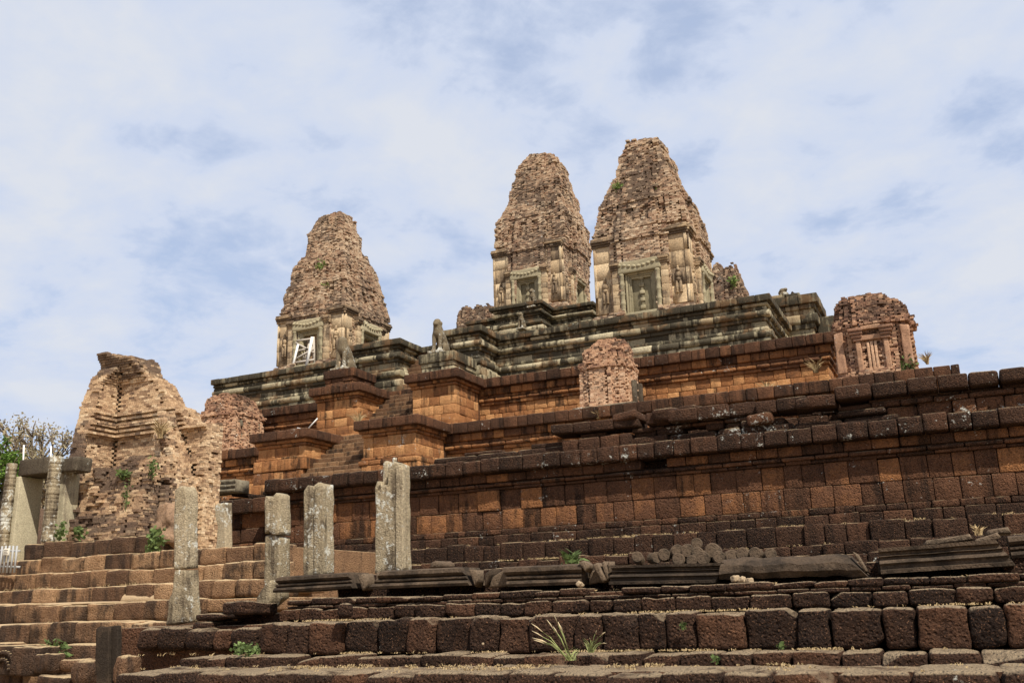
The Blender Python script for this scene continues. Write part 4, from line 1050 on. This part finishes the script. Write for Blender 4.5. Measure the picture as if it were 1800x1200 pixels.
def wedge(poly, Y, dep, label, mat=M_GREY, tint=(.6, .35), amp=.015, name='stone_wedge'):
    f = MB(); slabpart(f, poly, Y, dep, tint, amp)
    tag(f.build(name, mat), label, 'stone', 'broken stones between the slabs')
wedge([(628, 1012), (650, 1008), (660, 1022), (655, 1034), (645, 1037)], YS-.15, .3, 'pale mitred end piece leaning between the two leftmost slabs')
wedge([(661, 1034), (664, 1016), (678, 1005), (672, 1020)], YS-.05, .3, 'narrow dark wedge beside the pale mitred end piece')
wedge([(823, 1000), (848, 1001), (850, 1018), (846, 1031), (838, 1022)], YS-.2, .3, 'pale triangular stone forming the left arm of the V below the round stone')
wedge([(851, 1031), (852, 1008), (880, 1000), (868, 1014), (858, 1028)], YS-.12, .35, 'dark triangular stone forming the right arm of the V below the round stone', tint=(.3, .6))
wedge([(858, 1032), (868, 1014), (898, 1001), (908, 1008), (914, 1030)], YS-.05, .4, 'squat broken block between the V of stones and the fern slab')
wedge([(1016, 989), (1032, 986), (1045, 994), (1036, 1006)], YS-.25, .25, 'pale shard lying on the end of the slab below the fern')
wedge([(1034, 1026), (1035, 1005), (1068, 999), (1076, 1022)], YS-.02, .4, 'squat block left of the ribbed fan stone')
wedge([(1041, 993), (1052, 988), (1074, 1019), (1066, 1024)], YS-.22, .25, 'long thin pale rib of a fan shaped carving')
wedge([(1057, 988), (1066, 985), (1080, 1016), (1074, 1021)], YS-.16, .25, 'upper pale rib of a fan shaped carving')
wedge([(1069, 986), (1078, 986), (1081, 1012), (1077, 1014)], YS-.1, .25, 'short dark rib at the left end of the ridged slab')
wedge([(1268, 990), (1283, 987), (1292, 1000), (1284, 1014), (1272, 1004)], YS-.08, .3, 'dark diamond stone between the ridged slab and the long rough slab', tint=(.25, .6))
wedge([(1497, 968), (1508, 974), (1528, 1004), (1522, 1006)], YS-.1, .3, 'thin slanting edge stone at the right end of the long rough slab')
wedge([(1543, 1010), (1545, 972), (1551, 971), (1553, 1008)], YS-.12, .35, 'upright dark post stone at the left end of the long ridged slab', tint=(.15, .7))
wedge([(1620, 957), (1628, 949), (1662, 946), (1704, 941), (1710, 950), (1660, 957)], YS+.35, .6, 'flat dark flagstone lying on top of the long ridged slab')
wedge([(1710, 955), (1716, 947), (1752, 938), (1758, 946), (1742, 954)], YS+.3, .5, 'tilted loose flagstone at the top right of the long ridged slab')
wedge([(1730, 940), (1736, 931), (1770, 930), (1775, 940)], YS+.9, .6, 'small flat stone behind the tilted loose flagstone')
wedge([(754, 998), (762, 988), (782, 986), (798, 992), (797, 998)], YS+.9, .6, 'low round grey stone lying behind the slab right of the tallest pillar', tint=(.5, .4))
for (u, v, r_, lb) in ((1292, 1017, .045, 'left pale plaster lump under the rough slab'), (1303, 1019, .04, 'middle pale plaster lump under the rough slab'), (1317, 1020, .035, 'right orange-pale plaster lump under the rough slab'), (1019, 1027, .04, 'tiny pale rounded stone under the fan shaped carving')):
    p_ = px(u, v, 13.75); f = MB(); f.block((0, 0, 0), (r_*1.3, r_, r_), r_*.5, .3+u, 13, (.5, .5), .03, 16, .3)
    o = f.build('plaster_lump', M_PLASTER); o.location = (p_.x, p_.y, p_.z); tag(o, lb, 'stone', 'pale lumps under the slabs')

# heap of stone balusters
bal = [(944, 982, 17), (1139, 979, 9), (1157, 974, 10), (1178, 969, 10.5), (1187, 984, 10), (1200, 968, 11), (1214, 955, 9), (1219, 974, 10), (1210, 985, 9), (1231, 981, 11), (1245, 967, 12), (1253, 981, 10), (1273, 979, 11), (1300, 973, 10), (1322, 972, 9.5), (1345, 974, 9)]
bal = [(1110, 980, 9)]+bal[1:]
lbs = ['split baluster end at the far left of the heap', 'baluster second from the left in the heap', 'tilted baluster third from the left on the bottom row', 'large ringed baluster on the left shoulder of the heap',
       'low baluster end tucked under the left shoulder of the heap', 'baluster in the middle row just left of the topmost one', 'topmost baluster of the heap', 'baluster directly below the topmost one, to its right', 'small low baluster end in the bottom middle of the heap',
       'wide baluster end on the bottom row right of the middle', 'ringed baluster on the right shoulder of the heap', 'bottom row baluster below the right shoulder', 'bottom row baluster right of the shoulder, before the gap', 'half sunk baluster right of the heap, nearest to it',
       'half sunk baluster right of the heap, middle one', 'half sunk baluster farthest right behind the rough slab']
prof_b = []
for i in range(7):
    z = -.36+.72*i/7; prof_b += [(z, .100), (z+.03, .120), (z+.065, .120), (z+.08, .086)]
prof_b += [(.36, .108)]
prof_b = [(-.362, .04), (-.350, .045), (-.352, .085), (-.367, .095), (-.365, .10)]+prof_b+[(.365, .10)]
f = MB(); lathe(f, prof_b, 16, Matrix.Rotation(math.pi/2, 4, 'X'), (.55, .45))
proto = None
for (u, v, r_), lb in zip(bal, lbs):
    yy = 14.45+(985-v)*.006; p_ = px(u, v, yy)
    if proto is None: proto = o = f.build('stone_baluster', M_GREY, smooth=False)
    else: o = proto.copy(); COL.objects.link(o)
    o.location = (p_.x, yy+.35, p_.z); o.scale = (r_/12.2, 1, r_/12.2); o.rotation_euler = (rnd.uniform(-.06, .06), rnd.uniform(0, 6), .24+rnd.uniform(-.16, .16))
    tag(o, lb, 'baluster', 'heap of stone balusters')

# ------------------------------------------------------------------ lions
def lion(loc, h, yaw, label, headless=False):
    f = MB(); s = h/1.75
    e = lambda c, r_, R3=None: ellip(f, [a*s for a in c], [a*s for a in r_], 14, R3)
    l = lambda pts, rads: limb(f, [[a*s for a in p_] for p_ in pts], [a*s for a in rads])
    e((0, .42, .34), (.31, .36, .34)); e((-.22, .32, .28), (.13, .34, .27)); e((.22, .32, .28), (.13, .34, .27))       # haunches
    l([(-.24, -.02, .07), (-.25, -.22, .06)], (.10, .08)); l([(.24, -.02, .07), (.25, -.22, .06)], (.10, .08))           # hind feet
    l([(0, .42, .45), (0, .16, .85), (0, -.06, 1.12)], (.30, .29, .27))                                                    # trunk
    e((0, -.16, 1.02), (.27, .20, .27))                                                                                   # chest
    for sx_ in (-1, 1):
        l([(sx_*.17, -.15, .92), (sx_*.17, -.22, .48), (sx_*.17, -.24, .10)], (.14, .105, .095)); e((sx_*.17, -.32, .06), (.11, .15, .07))
    l([(0, -.10, 1.15), (0, -.14, 1.38)], (.26, .23))
    if not headless:
        e((0, -.18, 1.50), (.225, .24, .22)); e((0, -.36, 1.43), (.15, .12, .11)); e((0, -.16, 1.66), (.17, .18, .10))
        for sx_ in (-1, 1): e((sx_*.22, -.10, 1.50), (.06, .05, .10)); e((sx_*.09, -.385, 1.52), (.045, .03, .03))
    l([(0, .70, .14), (.1, .82, .30), (.08, .70, .5)], (.09, .08, .06))
    T = thing('stone_lion', loc, label, 'lion statue', 'guardian lions of the pyramid stair'); T.rotation_euler[2] = yaw
    o = f.build('body', M_PILL); o.parent = T; remesh(o, .035*s, 6)
    f = MB(); f.box(-.42*s, .42*s, -.5*s, .85*s, -.10*s, .04*s, r=.02, tint=(.5, .5), lvl=6, amp=.01)
    o = f.build('plinth', M_PILL); o.parent = T
    return T
def lion_at(u, vb, vt, Y, label, **k):
    p_ = px(u, vb, Y); h = Zof(u, vt, Y)-p_.z
    return lion(p_, h, k.pop('yaw', 0), label, **k)
lion_at(772, 620, 562, 41.9, 'upright blunt-headed guardian lion on the pedestal right of the stair, against the sky')
f_l = lion_at(604, 651, 588, 41.9, 'headless guardian lion with white forelegs on the pedestal left of the stair', headless=True)
f = MB()
for sx_ in (-1, 1): lathe(f, [(.03, .115), (.3, .105), (.46, .11)], 10, Matrix.Translation((sx_*.17, -.235, 0)))
o = f.build('patched_leg', M_PLASTER); o.parent = f_l
lion_at(937, 540, 508, 54.6, 'small guardian lion in front of the open doorway of the central tower')
lion_at(917, 578, 549, 52.8, 'small guardian lion lower down beside the stair of the central tower')
# fragment on the side pier
p_ = px(1378, 517, 52.9); f = MB(); s = .5
for c, r_ in (((0, 0, .1), (.28, .25, .16)), ((-.05, 0, .32), (.2, .2, .17)), ((.12, -.05, .38), (.12, .14, .1)), ((-.22, 0, .22), (.1, .12, .12))): ellip(f, c, r_, 12)
o = f.build('statue_fragment', M_PILL); o.location = (p_.x, p_.y, Zof(1378, 521, 52.9)); remesh(o, .04, 3); tag(o, 'broken pale statue fragment sitting on the grey block right of the top terrace', 'statue')
p_ = px(1397, 517, 53.1); f = MB()
for c, r_ in (((0, 0, .1), (.2, .2, .14)), ((-.12, 0, .22), (.09, .1, .14)), ((.12, 0, .12), (.1, .1, .1))): ellip(f, c, r_, 10)
o = f.build('statue_fragment', M_GREY); o.location = (p_.x, p_.y, Zof(1397, 522, 53.1)); remesh(o, .04, 3); tag(o, 'small dark stump of a statue just right of the pale fragment', 'statue')

# ------------------------------------------------------------------ timber, posts, barrier
yd = TL[1]-2.72-.1
TB = thing('timber_brace', px(535, 655, yd), 'grey timber bracing propping the open doorway of the left tower', 'timber brace')
def pl(a, b_, w_=.13, dy=0.0, nm='strut', mat=M_WOOD):
    f = MB(); plank(f, px(*a, yd+dy), px(*b_, yd+dy), w_, .09); f.build(nm, mat, TB)
pl((517, 597), (512, 655), .11, -.02, 'post'); pl((551, 592), (553, 650), .14, .0, 'post')
pl((549, 592), (537, 652), .17, -.14, 'raking_shore', M_WHITE); pl((524, 605), (511, 660), .12, -.16, 'raking_shore', M_WHITE)
for a, b_ in (((522, 599), (550, 595)), ((520, 602), (552, 620)), ((521, 617), (550, 611)), ((516, 633), (551, 613)), ((514, 638), (552, 632)), ((512, 640), (540, 654))): pl(a, b_, .11, -.07)
pl((527, 600), (538, 650), .10, .25); pl((545, 598), (531, 650), .10, .28)
# post and cord at the terrace corner
p_ = px(391, 685, 46.6); f = MB(); tube(f, [p_, p_+Vector((0, 0, .55))], .06, 6); T = thing('warning_post', p_, 'short rusty post at the far left corner of the top terrace', 'post')
f.build('post', M_RUST, T)
f = MB(); a = p_+Vector((0, 0, .45)); tube(f, [a, a+Vector((.9, .1, -.2)), a+Vector((1.9, .2, -.25))], .015, 5); f.build('cord', M_ROPE, T)
f = MB()
for a, b_ in (((558, 735), (538, 757)), ((523, 752), (552, 760)), ((523, 752), (525, 757)), ((552, 757), (551, 762)), ((522, 758), (548, 764)), ((530, 753), (529, 759)), ((540, 756), (539, 761))): tube(f, [px(*a, 38.6), px(*b_, 38.6)], .035, 5)
tag(f.build('trestle_frame', M_WHITE), 'white wooden trestle frame leaning on the ledge below the left upper pier', 'frame')
for (u, v0, v1, lb) in ((42, 812, 782, 'left thin pale rod rising above the stone doorway'), (90, 806, 784, 'right thin pale rod rising above the stone doorway')):
    f = MB(); p_ = px(u, v0, 20.6); q_ = px(u, v1, 20.6); tube(f, [p_-Vector((0, 0, .3)), q_], .025, 6)
    tag(f.build('thin_rod', M_WHITE), lb, 'rod')
# barrier at the lower left
yb_ = 17.6
BR = thing('metal_barrier', px(10, 1005, yb_), 'grey slatted barrier with a small notice at the left edge beside the steps', 'barrier')
f = MB()
for i in range(9):
    u = -22+6.5*i; plank(f, px(u, 958+rnd.uniform(-2, 2), yb_), px(u-5, 1006, yb_), .05, .03)
for v in (968, 996): plank(f, px(-30, v-2, yb_+.05), px(35, v, yb_+.05), .05, .03)
f.build('slats', M_STEEL, BR)
f = MB(); a = px(6, 976, yb_-.06); b_ = px(17, 963, yb_-.06); f.box(a.x, b_.x, yb_-.08, yb_-.05, a.z, b_.z, r=.004); sg_ = f.build('notice', M_SIGN, BR)
f = MB()
for i in range(4): f.box(a.x+.03, b_.x-.03-.03*(i % 2), yb_-.086, yb_-.0825, b_.z-.05-.04*i, b_.z-.04-.04*i, r=.001)
f.build('notice_text', M_INK, sg_)

# ------------------------------------------------------------------ loose stones at the lower left
def loose(u, v, Y, dims, label, mat=M_GREY, tint=(.4, .5), yaw=0, amp=.03, tilt=.03, r=.05, name='loose_stone'):
    p_ = px(u, v, Y); f = MB(); f.block((0, 0, dims[2]), tuple(d_ for d_ in dims), r, yaw, 13, tint, amp, 4, tilt)
    o = f.build(name, mat); o.location = (p_.x, p_.y, p_.z); return tag(o, label, 'stone', 'loose stones at the foot of the steps')
loose(60, 1186, 14.6, (.36, .3, .28), 'squarish dark fallen block with a notched top at the foot of the left steps', M_STEP, (.12, .6), .15, .05)
loose(85, 1180, 14.3, (.25, .2, .17), 'low broken stone leaning on the squarish dark fallen block', M_STEP, (.2, .6), -.3, .06)
loose(138, 1178, 14.5, (.32, .22, .11), 'pale flat worn stone left of the short dark post', M_STEP, (.45, .4), .1, .04, r=.08)
loose(105, 1180, 14.6, (.22, .2, .05), 'thin flat stone half buried in sand at the foot of the steps', M_STEP, (.35, .5), .2, .03)
loose(152, 1206, 13.4, (.2, .25, .24), 'rounded brown block against the left side of the short dark post', M_STEP, (.25, .5), .1, .07, r=.14)
loose(118, 1203, 13.6, (.45, .35, .08), 'flat dark stone slab lying on the sand at the bottom edge', M_STEP, (.2, .6), -.2, .04)
loose(224, 1204, 12.75, (.13, .25, .25), 'broken stone stump right of the short dark post', M_STEP, (.45, .5), .1, .07, r=.1)
f = MB(); p_ = px(12, 1184, 14.9)
f.block((0, .1, .28), (.45, .2, .3), .04, 0, 11, (.3, .6), .02, 4)
for i in range(14):
    a = i/13*math.pi; ellip(f, (.36*math.cos(a), -.12, .10+.34*math.sin(a)), (.055, .06, .055), 8, None, (.3, .7))
for i in range(10):
    a = i/9*math.pi; ellip(f, (.2*math.cos(a), -.12, .10+.2*math.sin(a)), (.045, .06, .045), 8, None, (.2, .8))
o = f.build('carved_block', M_STEP); o.location = p_; tag(o, 'ornately carved arch fragment at the bottom left corner', 'carved stone')
# small round stones on the terrace
for (u, v, Y, d_, lb) in ((607, 1085, 12.8, (.11, .1, .11), 'small round dark stone standing in a gap of the moulded course'), (849, 1133, 12.6, (.016, .016, .016), 'tiny white pebble on the ledge under the big block course')):
    loose(u, v, Y, d_, lb, M_FORE if d_[0] > .05 else M_PLASTER, (.25, .6), .2, .02 if d_[0] > .05 else .004, r=d_[0]*.7)

# ------------------------------------------------------------------ plants
def leaves(mb, c, R_, n_, L=.12, w_=.05, seed=0, flat=1.0, up=.2):
    r_ = random.Random(seed)
    for i in range(n_):
        d_ = Vector((r_.gauss(0, 1), r_.gauss(0, 1), r_.gauss(0, 1)*flat)).normalized()*(r_.random()**.45)
        p_ = Vector(c)+Vector((d_.x*R_[0], d_.y*R_[1], d_.z*R_[2]))
        a = Vector((r_.gauss(0, 1), r_.gauss(0, 1), r_.gauss(0, .6)+up)).normalized(); b_ = a.cross(Vector((r_.gauss(0, 1), r_.gauss(0, 1), r_.gauss(0, 1)))).normalized()
        l_ = L*r_.uniform(.6, 1.3); ww = w_*r_.uniform(.7, 1.2)
        mb.mesh([tuple(p_), tuple(p_+a*l_*.5+b_*ww), tuple(p_+a*l_), tuple(p_+a*l_*.5-b_*ww)], [(0, 1, 2, 3)], (r_.random(), .5))
def blades(mb, c, n_, L, spread, seed=0, w_=.012, droop=.5, tint=None):
    r_ = random.Random(seed)
    for i in range(n_):
        a = r_.uniform(0, 2*math.pi); t_ = r_.uniform(.1, 1)*spread; l_ = L*r_.uniform(.5, 1.1)
        p0_ = Vector(c)+Vector((r_.gauss(0, .03), r_.gauss(0, .03), 0)); d_ = Vector((math.cos(a)*t_, math.sin(a)*t_, 1)).normalized(); s_ = d_.cross(Vector((0.3, -1, 0))).normalized()*w_
        p1 = p0_+d_*l_*.55; p2 = p1+(d_+Vector((math.cos(a)*droop, math.sin(a)*droop, -droop*.6))).normalized()*l_*.45
        mb.mesh([tuple(p0_-s_), tuple(p0_+s_), tuple(p1+s_*.8), tuple(p1-s_*.8), tuple(p2)], [(0, 1, 2, 3), (3, 2, 4)], (r_.random() if tint is None else tint, .5))
def plant(u, v, Y, R_, n_, label, mat=M_LEAF, L=.12, w_=.05, seed=1, group='weeds growing in the masonry', bl=0):
    p_ = px(u, v, Y); f = MB()
    leaves(f, (0, 0, 0), R_, n_, L, w_, seed); q_ = random.Random(seed+50)
    for i in range(7): tube(f, [(0, .02, -R_[2]), (q_.uniform(-.4, .4)*R_[0], 0, 0), (q_.uniform(-.9, .9)*R_[0], q_.uniform(-.5, .5)*R_[1], q_.uniform(-.2, .9)*R_[2])], L*.05, 4, (.3, .5))
    if bl: blades(f, (0, 0, -R_[2]), bl, R_[2]*2.6, .8, seed, .015)
    o = f.build('weed_plant', mat, smooth=False); o.location = p_; return tag(o, label, 'plant', group)
plant(567, 467, TL[1]-2.2, (.4, .3, .45), 130, 'green shrub growing halfway up the front of the left tower', M_SHRUB, .2, .07, 2)
plant(571, 503, TL[1]-2.4, (.3, .25, .3), 70, 'small green weed below the shrub on the left tower', M_SHRUB, .18, .06, 3)
plant(1145, 337, TR[1]-2.0, (.55, .3, .35), 170, 'bright grass clump in the middle of the shoulder of the tall right tower', M_SHRUB, .22, .05, 4, bl=40)
plant(1178, 340, TR[1]-1.5, (.4, .4, .3), 100, 'grass clump on the right corner of the shoulder of the tall right tower', M_SHRUB, .22, .05, 5, bl=30)
plant(1086, 330, TR[1]-1.9, (.3, .3, .35), 80, 'grass clump on the left edge of the shoulder of the tall right tower', M_SHRUB, .22, .05, 6, bl=20)
plant(1288, 495, 68.8, (.4, .3, .5), 90, 'small shrub on the rear tower right of the tall one', M_SHRUB, .25, .08, 7)
plant(218, 834, 20.0, (.3, .2, .10), 70, 'green creeper patch high on the rubble slope', M_LEAF, .12, .05, 8)
plant(222, 868, 19.75, (.15, .12, .5), 30, 'sparse trailing creeper on the middle of the rubble slope', M_LEAF, .1, .04, 9)
plant(268, 822, 20.1, (.15, .12, .35), 60, 'small climbing weed on the right of the rubble slope', M_LEAF, .1, .04, 10)
plant(275, 951, 18.9, (.3, .2, .38), 150, 'broad leaved green plant beside the brown masonry lump', M_LEAF, .14, .06, 11)
plant(140, 936, 19.2, (.2, .15, .18), 70, 'dark green plant at the base of the rubble slope', M_LEAF, .12, .05, 12)
plant(106, 935, 19.1, (.12, .12, .4), 70, 'upright green weed by the right post of the stone doorway', M_LEAF, .12, .05, 13)
plant(98, 1144, 14.9, (.3, .2, .22), 90, 'fern like weed above the squarish dark fallen block', M_LEAF, .2, .03, 14)
plant(432, 1141, 12.5, (.26, .2, .10), 120, 'low green weed at the left end of the ledge', M_LEAF, .07, .035, 15)
plant(1003, 981, 14.9, (.18, .15, .08), 40, 'bright green fern between the slabs left of the baluster heap', M_LEAF, .2, .03, 16, bl=30)
plant(1200, 1098, 12.85, (.03, .03, .07), 16, 'tiny weed in a block joint right of the tall grass', M_LEAF, .06, .025, 17)
plant(1258, 1157, 12.0, (.03, .03, .05), 14, 'tiny weed at the foot of the small ledge', M_LEAF, .06, .025, 18)
plant(1372, 1135, 12.8, (.05, .04, .03), 18, 'small bright weed tuft at the foot of the big blocks on the right', M_LEAF, .07, .03, 19)
plant(1597, 645, 39.4, (.28, .2, .5), 120, 'green weed at the right foot of the red corner shrine', M_LEAF, .16, .07, 20)
# tall seeding grass
def seed_grass(u, v, Y, stems, label, seed):
    p_ = px(u, v, Y); T = thing('grass_tuft', p_, label, 'grass', 'seeding grass tufts on the ledge'); r_ = random.Random(seed)
    f = MB()
    for (uu, vv) in stems:
        h_ = MB()
        q = px(uu, vv, Y-.15+r_.uniform(-.2, .2))-p_
        mid = q*.5+Vector((0, 0, .06))
        tube(f, [Vector((r_.gauss(0, .02), r_.gauss(0, .02), 0)), mid*.98, q*.72+Vector((0, 0, .03))], [.006, .005, .004], 4, (r_.random(), .5))
        tube(h_, [q*.70+Vector((0, 0, .032)), q*.85+Vector((0, 0, .02)), q], [.004, .008, .002], 5, (r_.random(), .5))
        o = h_.build('seed_head', M_SEED); o.parent = T
    blades(f, (0, 0, 0), 16, .22, .9, seed, .005)
    o = f.build('stems', M_STEM); o.parent = T
seed_grass(1001, 1160, 12.0, [(934, 1095), (935, 1108), (935, 1120), (944, 1122), (961, 1088), (973, 1078), (972, 1100), (981, 1092), (985, 1098), (938, 1124)], 'tall seeding grass tuft with arching pale heads in front of the big blocks', 5)
seed_grass(1040, 1146, 12.4, [(1049, 1107), (1064, 1110), (1066, 1130), (1036, 1120), (1030, 1132)], 'smaller seeding grass tuft just right of the tall one', 6)
# dry grass on ledges and treads
f = MB(); r_ = random.Random(3)
def dry(x0, x1, y, z, n_, L=.12, sy=.08):
    for i in range(n_):
        x = r_.uniform(x0, x1)
        if noise(np.array([[x*1.0, y, 0.0]]), 1.1, 3, 4)[0] > .12 or r_.random() < .08: blades(f, (x, y+r_.gauss(0, sy), z), 4, L, 1.6, r_.random(), .006, .8)
dry(xr1, XT, 12.88, .735, 700, .05, .05); dry(xr1, XT, 13.36, 1.22, 700, .05, .05); dry(xl, XT, 11.9, .60, 900, .045, .35); dry(xr2, XT, 13.95, 1.55, 300, .06, .1)
dry(XW0, XW1, 25.3, 3.1, 900, .08, .15); dry(XW0, XW1, 24.75, 2.6, 900, .08, .1); dry(-27, -18, 17.8, zs[4], 120, .12, .1); dry(-27, -19, 16.4, zs[2], 60, .1, .1)
dry(Xof(240, 1120, 13.1), xr1, 13.0, .72, 160, .09, .2)
tag(f.build('dry_grass', M_DRY, smooth=False), kind='stuff')
for (u, v, Y, n_, L, lb) in ((1052, 735, 38.7, 60, .5, 'dry grass tuft below the base slab of the small pale-red shrine'), (1435, 655, 42.2, 60, .8, 'dry grass tuft at the right end of the upper orange wall'), (282, 770, 21.0, 60, .7, 'dry straw tuft hanging inside the brick hall'), (630, 745, 39.0, 30, .9, 'thin dry stalks beside the foot of the left upper pier'), (1630, 640, 40, 40, .6, 'thin dry grass on the coping right of the red corner shrine'), (1350, 690, 39, 30, .7, 'dry stalks on the terrace edge left of the red corner shrine'), (1720, 940, 23.5, 30, .3, 'dry grass in the broken corner at the right end of the wall base')):
    f = MB(); blades(f, (0, 0, 0), n_, L, .8, int(u), .018); o = f.build('dry_tuft', M_DRY, smooth=False); o.location = px(u, v, Y); tag(o, lb, 'grass', 'dry grass tufts in the masonry')

# ------------------------------------------------------------------ trees at left
def tree(u, vb, vt, Y, rad, nleaf, mat, label, lsz, seed, nl=9, squash=.8):
    b_ = px(u, vb, Y); zt = Zof(u, vt, Y); T = thing('tree', (b_.x, Y, 0), label, 'tree'); r_ = random.Random(seed)
    H = zt; f = MB(); lf = MB(); tips = []
    def branch(p_, d_, L, ra, dep):
        q = p_+d_*L*.5+Vector((r_.gauss(0, .05), r_.gauss(0, .05), .03))*L; e_ = p_+d_*L
        tube(f, [p_, q, e_], [ra, ra*.8, ra*.6], 6 if dep < 2 else 4)
        if dep >= 4: tips.append(e_); return
        for i in range(3 if dep < 3 else 3):
            nd = (d_*1.0+Vector((r_.gauss(0, .55), r_.gauss(0, .55), r_.gauss(.1, .35)))).normalized()
            branch(e_, nd, L*r_.uniform(.62, .82), ra*.6, dep+1)
        if dep >= 2: tips.append(e_)
    h0 = H*.38
    tube(f, [(0, 0, -.3), (.1, 0, h0*.5), (0, .1, h0)], [H*.032, H*.026, H*.022], 10)
    for i in range(nl): 
        a = 2*math.pi*i/nl+r_.random(); branch(Vector((0, .1, h0*r_.uniform(.75, 1))), Vector((math.cos(a)*r_.uniform(.3, .9), math.sin(a)*r_.uniform(.3, .9), 1)).normalized(), rad*.42*r_.uniform(.8, 1.1), H*.013, 1)
    sz = (H-.2)/max(t_.z for t_ in tips); f.V = [v*np.array([1, 1, sz]) for v in f.V]; tips = [Vector((t_.x, t_.y, t_.z*sz)) for t_ in tips]
    f.build('trunk', M_BARK).parent = T
    for i in range(nleaf):
        p_ = r_.choice(tips)+Vector((r_.gauss(0, 1), r_.gauss(0, 1), r_.gauss(0, .8)))*rad*.06
        leaves(lf, p_, (.01, .01, .01), 1, lsz, lsz*.35, r_.random(), 1, 0)
    # fit the crown into the height
    o = lf.build('crown', mat, smooth=False); o.parent = T
    return T
tree(62, 870, 728, 45, 4.2, 3200, M_OLIVE, 'thin crowned dry brown tree against the sky at the left', .20, 4)
tree(-4, 870, 770, 38, 2.4, 4200, M_BUSH, 'bright green tree at the far left edge beside the stone doorway', .22, 8, nl=7)
